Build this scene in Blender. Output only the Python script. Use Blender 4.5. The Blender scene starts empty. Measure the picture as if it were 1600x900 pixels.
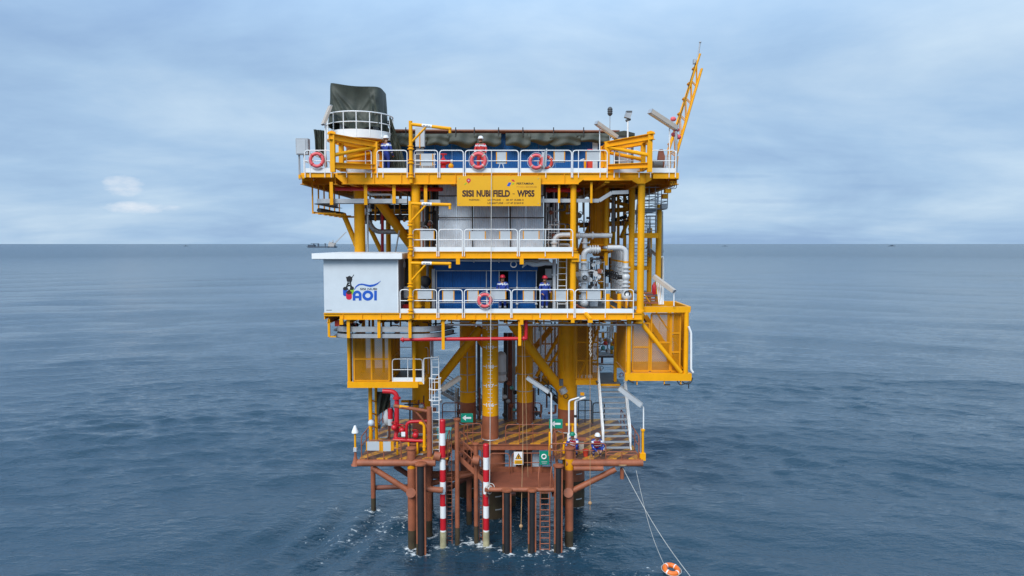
import bpy, math, random
import numpy as np
from mathutils import Vector, Matrix
random.seed(7); np.random.seed(7)
scene = bpy.context.scene
C = scene.collection
R = math.radians

# ------------------------------------------------------------------ camera
FPX = 1600 * 24 / 36
PITCH = math.atan(69 / FPX)
CAM = Vector((0, -31.5, 14.6))
cd = bpy.data.cameras.new('camera'); cam = bpy.data.objects.new('camera', cd); C.objects.link(cam)
cd.sensor_width = 36; cd.lens = 24; cd.clip_start = 0.1; cd.clip_end = 120000
cam.location = CAM; cam.rotation_euler = (R(90) - PITCH, 0, 0)
scene.camera = cam

# ------------------------------------------------------------------ sky
SUN_EL, SUN_AZ = 43, 203          # azimuth measured from +Y clockwise
world = bpy.data.worlds.new('World'); scene.world = world; world.use_nodes = True
nt = world.node_tree; nt.nodes.clear()
def N(t, **k):
    n = nt.nodes.new(t)
    for a, b in k.items(): setattr(n, a, b)
    return n
out = N('ShaderNodeOutputWorld'); bg = N('ShaderNodeBackground'); bg.inputs[1].default_value = 0.05
sky = N('ShaderNodeTexSky'); sky.sky_type = 'NISHITA'; sky.sun_disc = False
sky.sun_elevation = R(SUN_EL); sky.sun_rotation = R(SUN_AZ); sky.air_density = 1.0; sky.dust_density = 1.5; sky.ozone_density = 1.5
tc = N('ShaderNodeTexCoord'); sep = N('ShaderNodeSeparateXYZ'); nt.links.new(tc.outputs['Generated'], sep.inputs[0])
zz = N('ShaderNodeMath', operation='MAXIMUM'); nt.links.new(sep.outputs[2], zz.inputs[0]); zz.inputs[1].default_value = 0.0
za = N('ShaderNodeMath', operation='ADD'); nt.links.new(zz.outputs[0], za.inputs[0]); za.inputs[1].default_value = 0.17
dx = N('ShaderNodeMath', operation='DIVIDE'); nt.links.new(sep.outputs[0], dx.inputs[0]); nt.links.new(za.outputs[0], dx.inputs[1])
dy = N('ShaderNodeMath', operation='DIVIDE'); nt.links.new(sep.outputs[1], dy.inputs[0]); nt.links.new(za.outputs[0], dy.inputs[1])
cmb = N('ShaderNodeCombineXYZ'); nt.links.new(dx.outputs[0], cmb.inputs[0]); nt.links.new(dy.outputs[0], cmb.inputs[1])
def wnoise(scale, detail, rough, off, sx=1, sy=1, dist=0.0):
    mp = N('ShaderNodeMapping'); nt.links.new(cmb.outputs[0], mp.inputs[0])
    mp.inputs['Scale'].default_value = (sx, sy, 1); mp.inputs['Location'].default_value = off
    n = N('ShaderNodeTexNoise'); nt.links.new(mp.outputs[0], n.inputs['Vector'])
    n.inputs['Scale'].default_value = scale; n.inputs['Detail'].default_value = detail
    n.inputs['Roughness'].default_value = rough; n.inputs['Distortion'].default_value = dist
    return n
n1 = wnoise(0.48, 6, .55, (3.1, 1.7, 0), dist=.5)        # broad light and dark sheets
n2 = wnoise(1.5, 7, .58, (8.6, 4.2, 0), sx=.75, dist=.35)  # streaky detail
add = N('ShaderNodeMath', operation='MULTIPLY_ADD'); nt.links.new(n2.outputs['Fac'], add.inputs[0]); add.inputs[1].default_value = .45
nt.links.new(n1.outputs['Fac'], add.inputs[2])
rp = N('ShaderNodeValToRGB'); nt.links.new(add.outputs[0], rp.inputs[0])
e = rp.color_ramp.elements
CL = 9.3
def cc(r, g, b): return (r * CL, g * CL, b * CL, 1)
e[0].position = .53; e[0].color = cc(.31, .475, .725)
e[1].position = .92; e[1].color = cc(.60, .765, .93)
m = e.new(.68); m.color = cc(.40, .585, .82)
mixc = N('ShaderNodeMixRGB'); mixc.inputs[0].default_value = .92
nt.links.new(sky.outputs[0], mixc.inputs[1]); nt.links.new(rp.outputs[0], mixc.inputs[2])
# a lit cumulus low on the left
def wm(op, a, b=None, c=None):
    n = N('ShaderNodeMath', operation=op)
    for i, q in enumerate((a, b, c)):
        if q is None: continue
        if isinstance(q, (int, float)): n.inputs[i].default_value = q
        else: nt.links.new(q, n.inputs[i])
    return n.outputs[0]
ya = wm('MAXIMUM', sep.outputs[1], .05); tx_ = wm('DIVIDE', sep.outputs[0], ya); tz_ = wm('DIVIDE', sep.outputs[2], ya)
cs = N('ShaderNodeCombineXYZ'); nt.links.new(tx_, cs.inputs[0]); nt.links.new(tz_, cs.inputs[1])
mpc = N('ShaderNodeMapping'); mpc.inputs['Scale'].default_value = (1, 2.6, 1); nt.links.new(cs.outputs[0], mpc.inputs[0])
nc_ = N('ShaderNodeTexNoise'); nc_.inputs['Scale'].default_value = 13; nc_.inputs['Detail'].default_value = 8; nc_.inputs['Roughness'].default_value = .6; nt.links.new(mpc.outputs[0], nc_.inputs['Vector'])
def blob(x0, z0, rx, rz):
    a = wm('DIVIDE', wm('ADD', tx_, -x0), rx); b = wm('DIVIDE', wm('ADD', tz_, -z0), rz)
    return wm('SUBTRACT', 1.0, wm('ADD', wm('MULTIPLY', a, a), wm('MULTIPLY', b, b)))
f1 = wm('MULTIPLY', wm('MAXIMUM', blob(-.565, .084, .045, .024), wm('ADD', blob(-.55, .054, .10, .014), -.12)), 1.0)
cf = wm('MAXIMUM', wm('MINIMUM', wm('MULTIPLY', wm('ADD', wm('MULTIPLY', nc_.outputs['Fac'], 2.2), wm('ADD', wm('MULTIPLY', f1, .9), -1.55)), 1.3), .85), 0.0)
cf = wm('MULTIPLY', cf, wm('GREATER_THAN', sep.outputs[1], .1))
# thin darker streaks low on the right
f2 = wm('MAXIMUM', wm('MAXIMUM', blob(.47, .104, .14, .006), blob(.51, .083, .10, .007)), wm('MAXIMUM', blob(.33, .098, .08, .005), blob(.37, .062, .12, .006)))
df = wm('MAXIMUM', wm('MINIMUM', wm('MULTIPLY', wm('ADD', wm('MULTIPLY', nc_.outputs['Fac'], 1.3), wm('ADD', wm('MULTIPLY', f2, .8), -1.0)), .55), .38), 0.0)
df = wm('MULTIPLY', df, wm('GREATER_THAN', sep.outputs[1], .1))
m2 = N('ShaderNodeMixRGB'); nt.links.new(cf, m2.inputs[0]); nt.links.new(mixc.outputs[0], m2.inputs[1]); m2.inputs[2].default_value = cc(.80, .86, .94)
m3 = N('ShaderNodeMixRGB'); nt.links.new(df, m3.inputs[0]); nt.links.new(m2.outputs[0], m3.inputs[1]); m3.inputs[2].default_value = cc(.27, .43, .68)
# an overcast sky grows brighter towards the zenith
gr = N('ShaderNodeMapRange', interpolation_type='SMOOTHSTEP'); nt.links.new(sep.outputs[2], gr.inputs[0])
gr.inputs[1].default_value = .20; gr.inputs[2].default_value = .55; gr.inputs[3].default_value = 1.0; gr.inputs[4].default_value = 1.75
sc_ = N('ShaderNodeVectorMath', operation='SCALE'); nt.links.new(m3.outputs[0], sc_.inputs[0]); nt.links.new(gr.outputs[0], sc_.inputs['Scale'])
nt.links.new(sc_.outputs[0], bg.inputs[0]); nt.links.new(bg.outputs[0], out.inputs[0])

# ------------------------------------------------------------------ sun, exposure
sd = bpy.data.lights.new('sun', 'SUN'); sd.energy = 1.35; sd.angle = R(30); sd.color = (1.0, .97, .93)
sun = bpy.data.objects.new('sun', sd); C.objects.link(sun)
az = R(SUN_AZ); el = R(SUN_EL)
sdir = Vector((math.sin(az) * math.cos(el), math.cos(az) * math.cos(el), math.sin(el)))
sun.rotation_euler = sdir.to_track_quat('Z', 'Y').to_euler(); sun.location = (0, 0, 60)
vs = scene.view_settings
vs.view_transform = 'Standard'; vs.look = 'None'; vs.gamma = 1; vs.use_curve_mapping = False; vs.exposure = 1.1

# ------------------------------------------------------------------ measuring: a pixel of the photograph at depth Y
cp, sp = math.cos(PITCH), math.sin(PITCH)
def at(px, py, Y):
    u = (px - 800) / FPX; v = (450 - py) / FPX
    d = Vector((u, cp + v * sp, -sp + v * cp))
    return CAM + d * ((Y - CAM.y) / d.y)
def X(px, Y, py=450): return at(px, py, Y).x
def Z(py, Y): return at(800, py, Y).z
def PM(Y): return FPX / (Y - CAM.y)      # pixels per metre at depth Y

# ------------------------------------------------------------------ materials
MATS = {}
def mat(name, col, rough=.5, metal=0.0, var=.14, scale=1.7, rust=0.0, rustcol=(.13, .045, .015), bump=0.0, spec=.5, grime=.0):
    if name in MATS: return MATS[name]
    m = bpy.data.materials.new(name); m.use_nodes = True
    t = m.node_tree; b = t.nodes['Principled BSDF']
    L = t.links.new
    geo = t.nodes.new('ShaderNodeNewGeometry')
    no = t.nodes.new('ShaderNodeTexNoise'); no.inputs['Scale'].default_value = scale; no.inputs['Detail'].default_value = 6
    no.inputs['Roughness'].default_value = .62
    L(geo.outputs['Position'], no.inputs['Vector'])
    rmp = t.nodes.new('ShaderNodeMapRange'); rmp.inputs[1].default_value = .3; rmp.inputs[2].default_value = .7
    rmp.inputs[3].default_value = 1 - var; rmp.inputs[4].default_value = 1 + var * .6
    L(no.outputs['Fac'], rmp.inputs[0])
    mul = t.nodes.new('ShaderNodeVectorMath'); mul.operation = 'SCALE'; mul.inputs[0].default_value = col
    L(rmp.outputs[0], mul.inputs['Scale'])
    last = mul.outputs[0]
    for amt, c, sc, zs in ((grime, (.10, .085, .06), 2.6, .22), (rust, rustcol, 5.0, .35)):
        if amt <= 0: continue
        mp = t.nodes.new('ShaderNodeMapping'); mp.inputs['Scale'].default_value = (1, 1, zs); L(geo.outputs['Position'], mp.inputs[0])
        n2 = t.nodes.new('ShaderNodeTexNoise'); n2.inputs['Scale'].default_value = sc; n2.inputs['Detail'].default_value = 8; n2.inputs['Roughness'].default_value = .7
        L(mp.outputs[0], n2.inputs['Vector'])
        r2 = t.nodes.new('ShaderNodeMapRange'); r2.inputs[1].default_value = .72 - amt * .3; r2.inputs[2].default_value = .84 - amt * .3
        r2.inputs[3].default_value = 0; r2.inputs[4].default_value = .8
        L(n2.outputs['Fac'], r2.inputs[0])
        mx = t.nodes.new('ShaderNodeMixRGB'); L(r2.outputs[0], mx.inputs[0]); L(last, mx.inputs[1]); mx.inputs[2].default_value = (*c, 1)
        last = mx.outputs[0]
    L(last, b.inputs['Base Color'])
    b.inputs['Roughness'].default_value = rough; b.inputs['Metallic'].default_value = metal
    b.inputs['Specular IOR Level'].default_value = spec
    if bump:
        bp = t.nodes.new('ShaderNodeBump'); bp.inputs['Strength'].default_value = bump; bp.inputs['Distance'].default_value = .02
        n3 = t.nodes.new('ShaderNodeTexNoise'); n3.inputs['Scale'].default_value = 14; n3.inputs['Detail'].default_value = 5
        L(geo.outputs['Position'], n3.inputs['Vector']); L(n3.outputs['Fac'], bp.inputs['Height']); L(bp.outputs[0], b.inputs['Normal'])
    MATS[name] = m
    return m
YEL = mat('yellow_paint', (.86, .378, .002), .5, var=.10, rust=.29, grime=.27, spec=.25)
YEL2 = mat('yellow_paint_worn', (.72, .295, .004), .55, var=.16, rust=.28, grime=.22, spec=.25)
WHI = mat('white_paint', (.80, .81, .80), .4, var=.05, grime=.05)
WHB = mat('white_board', (.46, .49, .51), .5, var=.10, grime=.12)
CAB = mat('cabin_white', (.60, .65, .68), .5, var=.06, grime=.04)
GRY = mat('galvanised_grey', (.40, .42, .44), .45, .35, var=.2)
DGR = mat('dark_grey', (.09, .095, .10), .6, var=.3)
BLK = mat('black_rubber', (.013, .013, .015), .65, var=.3)
BRN = mat('brown_primer', (.31, .095, .043), .6, var=.30, scale=2.3, rust=.34, rustcol=(.36, .12, .04), grime=.28, bump=.15)
BRND = mat('dark_brown_primer', (.22, .07, .04), .6, var=.25, rust=.25)
BRNT = mat('tidal_rust', (.055, .036, .016), .75, var=.45, rust=.6, rustcol=(.05, .05, .02), bump=.5)
RED = mat('red_paint', (.55, .012, .022), .4, var=.12)
REDF = mat('red_orange', (.62, .05, .025), .5, var=.15)
PNK = mat('buoy_red', (.74, .11, .12), .5, var=.12)
ORA = mat('buoy_orange', (.80, .17, .02), .45, var=.08)
BLU = mat('blue_sheet', (.005, .095, .33), .5, spec=.3, var=.2, grime=.12)
SHT = mat('galvanised_sheet', (.54, .62, .70), .45, .0, var=.20, grime=.22)
GRN = mat('olive_tarp', (.044, .052, .038), .62, var=.3, scale=2.5)
SGN = mat('sign_green', (.0, .26, .17), .45, var=.06)
SGY = mat('sign_yellow', (.80, .40, .004), .4, var=.05, grime=.04)
INK = mat('lettering_brown', (.045, .012, .006), .5, var=.1)
INB = mat('lettering_black', (.01, .01, .012), .5, var=.1)
LGB = mat('logo_blue', (.008, .09, .46), .4, var=.05)
LGR = mat('logo_red', (.60, .01, .04), .4, var=.05)
LGG = mat('logo_green', (.25, .50, .02), .4, var=.05)
BEI = mat('lamp_beige', (.50, .43, .36), .5, var=.12, grime=.15)
ROOF = mat('roof_brown', (.24, .10, .06), .6, var=.25, rust=.3)
ROPE = mat('rope_white', (.62, .60, .55), .8, var=.2)
ROPB = mat('rope_tan', (.40, .24, .12), .8, var=.25)
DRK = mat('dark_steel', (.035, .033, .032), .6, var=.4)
TEAL = mat('teal_box', (.12, .42, .42), .5, var=.12)
SKIN = mat('skin', (.32, .16, .09), .55, var=.1)
NAVY = mat('coverall_blue', (.012, .04, .27), .75, var=.22, scale=7)
REDC = mat('coverall_red', (.55, .03, .03), .75, var=.22, scale=7)
BOOT = mat('boot_black', (.015, .014, .013), .6, var=.2)
REFL = mat('reflective_band', (.62, .66, .70), .5, var=.1)
GLAS = mat('lamp_diffuser', (.78, .77, .72), .25, var=.04)
VALV = mat('valve_black', (.02, .02, .022), .4, var=.3)
PIPW = mat('pipe_white', (.62, .65, .67), .42, .1, var=.12, grime=.2)

# deck plating with worn diagonal hazard stripes
def stripe_mat():
    m = bpy.data.materials.new('hazard_striped_deck'); m.use_nodes = True
    t = m.node_tree; b = t.nodes['Principled BSDF']; L = t.links.new
    geo = t.nodes.new('ShaderNodeNewGeometry')
    mp = t.nodes.new('ShaderNodeMapping'); mp.inputs['Rotation'].default_value = (0, 0, R(38)); mp.inputs['Scale'].default_value = (1.15, 1.15, 1.15)
    L(geo.outputs['Position'], mp.inputs[0])
    s = t.nodes.new('ShaderNodeSeparateXYZ'); L(mp.outputs[0], s.inputs[0])
    fr = t.nodes.new('ShaderNodeMath'); fr.operation = 'FRACT'; L(s.outputs[0], fr.inputs[0])
    no = t.nodes.new('ShaderNodeTexNoise'); no.inputs['Scale'].default_value = 3.2; no.inputs['Detail'].default_value = 8; no.inputs['Roughness'].default_value = .7; L(geo.outputs['Position'], no.inputs['Vector'])
    a = t.nodes.new('ShaderNodeMath'); a.operation = 'MULTIPLY_ADD'; L(no.outputs['Fac'], a.inputs[0]); a.inputs[1].default_value = .16; L(fr.outputs[0], a.inputs[2])
    g = t.nodes.new('ShaderNodeMath'); g.operation = 'GREATER_THAN'; L(a.outputs[0], g.inputs[0]); g.inputs[1].default_value = .60
    mx = t.nodes.new('ShaderNodeMixRGB'); L(g.outputs[0], mx.inputs[0]); mx.inputs[1].default_value = (.085, .04, .022, 1); mx.inputs[2].default_value = (.60, .27, .015, 1)
    r2 = t.nodes.new('ShaderNodeMapRange'); r2.inputs[1].default_value = .45; r2.inputs[2].default_value = .62; L(no.outputs['Fac'], r2.inputs[0])
    m2 = t.nodes.new('ShaderNodeMixRGB'); L(r2.outputs[0], m2.inputs[0]); L(mx.outputs[0], m2.inputs[1]); m2.inputs[2].default_value = (.20, .07, .035, 1)
    L(m2.outputs[0], b.inputs['Base Color']); b.inputs['Roughness'].default_value = .65
    return m
STRIPE = stripe_mat()

# ------------------------------------------------------------------ mesh building
def fillet(path, rad, n=5):
    P = [Vector(p) for p in path]; o = [P[0]]
    for i in range(1, len(P) - 1):
        a, b, c = P[i - 1], P[i], P[i + 1]
        d1 = a - b; d2 = c - b
        k = min(rad, d1.length * .49, d2.length * .49)
        p1 = b + d1.normalized() * k; p2 = b + d2.normalized() * k
        for j in range(n + 1):
            s = j / n
            o.append(p1 * (1 - s) ** 2 + b * 2 * s * (1 - s) + p2 * s * s)
    o.append(P[-1]); return o

class MB:
    def __init__(s, name, material, under=None):
        s.name, s.material, s.under = name, material, under
        s.v, s.f, s.mi, s.label, s.kind, s.mats = [], [], None, None, None, None
    def add(s, vs_, fs):
        b = len(s.v); s.v += [Vector(q) for q in vs_]; s.f += [tuple(i + b for i in q) for q in fs]; return s
    def box(s, x0, x1, y0, y1, z0, z1):
        x0, x1 = min(x0, x1), max(x0, x1); y0, y1 = min(y0, y1), max(y0, y1); z0, z1 = min(z0, z1), max(z0, z1)
        return s.add([(x0, y0, z0), (x1, y0, z0), (x1, y1, z0), (x0, y1, z0), (x0, y0, z1), (x1, y0, z1), (x1, y1, z1), (x0, y1, z1)],
                     [(0, 3, 2, 1), (4, 5, 6, 7), (0, 1, 5, 4), (1, 2, 6, 5), (2, 3, 7, 6), (3, 0, 4, 7)])
    def pbox(s, px0, py0, px1, py1, Y, dep):       # front face measured at depth Y
        pm = (py0 + py1) / 2
        return s.box(X(px0, Y, pm), X(px1, Y, pm), Y, Y + dep, Z(py1, Y), Z(py0, Y))
    def beam(s, a, b, w, h, up=(0, 0, 1)):          # rectangular bar from a to b
        a, b = Vector(a), Vector(b); d = (b - a).normalized(); up = Vector(up)
        if abs(d.dot(up)) > .98: up = Vector((0, 1, 0))
        r = d.cross(up).normalized(); u = r.cross(d)
        vs_ = [p + r * (w / 2 * i) + u * (h / 2 * j) for p in (a, b) for i, j in ((-1, -1), (1, -1), (1, 1), (-1, 1))]
        return s.add(vs_, [(0, 1, 2, 3), (7, 6, 5, 4), (0, 4, 5, 1), (1, 5, 6, 2), (2, 6, 7, 3), (3, 7, 4, 0)])
    def ibeam(s, a, b, w, h, t=.03):
        a, b = Vector(a), Vector(b); d = (b - a).normalized(); up = Vector((0, 0, 1))
        if abs(d.z) > .98: up = Vector((0, 1, 0))
        r = d.cross(up).normalized(); u = r.cross(d)
        s.beam(a + u * (h / 2 - t / 2), b + u * (h / 2 - t / 2), w, t, up); s.beam(a - u * (h / 2 - t / 2), b - u * (h / 2 - t / 2), w, t, up)
        return s.beam(a, b, t, h - 2 * t - .002, up)
    def tube(s, path, r, n=8, cap=True, closed=False):
        P = [Vector(p) for p in path]; m = len(P)
        rs = r if isinstance(r, (list, tuple)) else [r] * m
        ts = []
        for i in range(m):
            if closed: d = P[(i + 1) % m] - P[i - 1]
            else: d = P[min(i + 1, m - 1)] - P[max(i - 1, 0)]
            ts.append(d.normalized() if d.length > 1e-9 else Vector((0, 0, 1)))
        t0 = ts[0]; nrm = t0.cross(Vector((0, 0, 1)))
        if nrm.length < 1e-3: nrm = t0.cross(Vector((0, 1, 0)))
        nrm.normalize(); vs_ = []; ang = 2 * math.pi / n
        for i in range(m):
            if i: nrm = (nrm - ts[i] * nrm.dot(ts[i])).normalized()
            bi = ts[i].cross(nrm)
            for k in range(n):
                vs_.append(P[i] + (nrm * math.cos(k * ang) + bi * math.sin(k * ang)) * rs[i])
        fs = []
        for i in range(m if closed else m - 1):
            j = (i + 1) % m
            for k in range(n):
                l = (k + 1) % n
                fs.append((i * n + k, i * n + l, j * n + l, j * n + k))
        if cap and not closed:
            fs.append(tuple(range(n - 1, -1, -1))); fs.append(tuple((m - 1) * n + k for k in range(n)))
        return s.add(vs_, fs)
    def cyl(s, a, b, r, n=16): return s.tube([a, b], r, n)
    def lathe(s, axis, prof, n=16):                  # profile of (r, z) round a vertical axis through `axis`
        ax = Vector(axis)
        vs_ = [ax + Vector((math.cos(2 * math.pi * k / n) * r, math.sin(2 * math.pi * k / n) * r, z)) for r, z in prof for k in range(n)]
        fs = [(i * n + k, i * n + (k + 1) % n, (i + 1) * n + (k + 1) % n, (i + 1) * n + k) for i in range(len(prof) - 1) for k in range(n)]
        fs.append(tuple(range(n - 1, -1, -1))); fs.append(tuple((len(prof) - 1) * n + k for k in range(n)))
        return s.add(vs_, fs)
    def torus(s, c, R_, r, nrm=(0, 1, 0), n=28, k=10, a0=0, a1=2 * math.pi):
        q = Vector((0, 0, 1)).rotation_difference(Vector(nrm)); c = Vector(c)
        full = abs(a1 - a0 - 2 * math.pi) < 1e-6
        cnt = n if full else n + 1
        path = [c + q @ Vector((math.cos(a0 + (a1 - a0) * i / n) * R_, math.sin(a0 + (a1 - a0) * i / n) * R_, 0)) for i in range(cnt)]
        return s.tube(path, r, k, closed=full)
    def ball(s, c, r, n=10, k=7, sc=(1, 1, 1)):
        c = Vector(c); vs_ = []; fs = []
        for i in range(k + 1):
            th = math.pi * i / k
            for j in range(n):
                ph = 2 * math.pi * j / n
                vs_.append(c + Vector((math.sin(th) * math.cos(ph) * r * sc[0], math.sin(th) * math.sin(ph) * r * sc[1], math.cos(th) * r * sc[2])))
        for i in range(k):
            for j in range(n):
                fs.append((i * n + j, (i + 1) * n + j, (i + 1) * n + (j + 1) % n, i * n + (j + 1) % n))
        return s.add(vs_, fs)
    def prism(s, pts, y0, y1):                       # pts: (x, z) outline, counter-clockwise from the camera, extruded y0..y1
        n = len(pts)
        vs_ = [(x, y0, z) for x, z in pts] + [(x, y1, z) for x, z in pts]
        fs = [tuple(range(n)), tuple(range(2 * n - 1, n - 1, -1))] + [(i, i + n, (i + 1) % n + n, (i + 1) % n) for i in range(n)]
        return s.add(vs_, fs)
    def pprism(s, pts, Y, dep):
        return s.prism([(at(a, b, Y).x, at(a, b, Y).z) for a, b in pts], Y, Y + dep)
    def plan(s, pts, z0, z1):                        # pts: (x, y) outline
        n = len(pts)
        vs_ = [(x, y, z0) for x, y in pts] + [(x, y, z1) for x, y in pts]
        fs = [tuple(range(n - 1, -1, -1)), tuple(range(n, 2 * n))] + [(i, (i + 1) % n, (i + 1) % n + n, i + n) for i in range(n)]
        return s.add(vs_, fs)
    def grid(s, fn, nu, nv, thick=0.0):              # surface fn(u, v); a second skin gives thickness
        vs_ = [Vector(fn(i / nu, j / nv)) for j in range(nv + 1) for i in range(nu + 1)]
        w = nu + 1
        fs = [(j * w + i, j * w + i + 1, (j + 1) * w + i + 1, (j + 1) * w + i) for j in range(nv) for i in range(nu)]
        if thick:
            m = len(vs_); vs_ += [q + Vector((0, thick, 0)) for q in vs_]; fs += [tuple(i + m for i in reversed(q)) for q in fs]
            for i in range(nu):
                fs.append((i + 1, i, i + m, i + 1 + m)); k = nv * w + i; fs.append((k, k + 1, k + 1 + m, k + m))
            for j in range(nv):
                k = j * w; fs.append((k, k + w, k + w + m, k + m)); k = j * w + nu; fs.append((k + w, k, k + m, k + w + m))
        return s.add(vs_, fs)
    def text(s, txt, cx, cz, w, h, Y, bold=0.0, thick=.004):
        cu = bpy.data.curves.new('t', 'FONT'); cu.body = txt; cu.size = 1; cu.offset = bold; cu.resolution_u = 3; cu.align_x = 'CENTER'
        cu.extrude = .01
        o = bpy.data.objects.new('t', cu); C.objects.link(o)
        dg = bpy.context.evaluated_depsgraph_get(); me = bpy.data.meshes.new_from_object(o.evaluated_get(dg))
        co = [q.co.copy() for q in me.vertices]; fs = [tuple(p.vertices) for p in me.polygons]
        bpy.data.objects.remove(o); bpy.data.curves.remove(cu); bpy.data.meshes.remove(me)
        x0, x1 = min(c.x for c in co), max(c.x for c in co); z0, z1 = min(c.y for c in co), max(c.y for c in co)
        if h is None: h = w * (z1 - z0) / (x1 - x0)
        sx, sz = w / (x1 - x0), h / (z1 - z0)
        return s.add([((c.x - (x0 + x1) / 2) * sx + cx, Y - (c.z + .01) / .02 * thick, (c.y - (z0 + z1) / 2) * sz + cz) for c in co], fs)
    def rotate(s, c, axis, ang, start=0):
        M = Matrix.Rotation(ang, 3, axis); c = Vector(c)
        for i in range(start, len(s.v)): s.v[i] = M @ (s.v[i] - c) + c
        return s
    def make(s, loc, parent):
        me = bpy.data.meshes.new(s.name); me.from_pydata([tuple(q - loc) for q in s.v], [], s.f); me.update()
        for m_ in (s.mats or [s.material]): me.materials.append(m_)
        if s.mi: me.polygons.foreach_set('material_index', s.mi)
        me.polygons.foreach_set('use_smooth', [True] * len(me.polygons)); me.set_sharp_from_angle(angle=R(38))
        o = bpy.data.objects.new(s.name, me); C.objects.link(o)
        if parent: o.parent = parent
        if s.label: o['label'] = s.label
        if s.kind: o['kind'] = s.kind
        return o

class Thing:
    def __init__(s, name, label, cat=None, group=None, kind=None):
        s.name, s.label, s.cat, s.group, s.kind, s.parts = name, label, cat, group, kind, []
    def part(s, name, material, under=None, label=None, kind=None):
        p = MB(name, material, under); p.label = label; p.kind = kind; s.parts.append(p); return p
    def tagit(s, o):
        o['label'] = s.label
        if s.cat: o['category'] = s.cat
        if s.group: o['group'] = s.group
        o['kind'] = s.kind or 'thing'
    def done(s):
        ps = [p for p in s.parts if p.v]
        al = [q for p in ps for q in p.v]
        lo = Vector((min(q.x for q in al), min(q.y for q in al), min(q.z for q in al))); hi = Vector((max(q.x for q in al), max(q.y for q in al), max(q.z for q in al)))
        loc = Vector(((lo.x + hi.x) / 2, (lo.y + hi.y) / 2, lo.z))
        if len(ps) == 1:
            ps[0].name = s.name; o = ps[0].make(loc, None); o.location = loc; s.tagit(o); return o
        e_ = bpy.data.objects.new(s.name, None); C.objects.link(e_); e_.location = loc; e_.empty_display_size = .3; s.tagit(e_)
        made = {}
        for p in ps:
            if p.under is None: made[id(p)] = p.make(loc, e_)
        for p in ps:
            if p.under is not None: made[id(p)] = p.make(loc, made[id(p.under)])
        return e_
def one(name, label, cat, material, fn, group=None):
    t = Thing(name, label, cat, group); fn(t.part(name, material)); return t.done()

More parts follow.
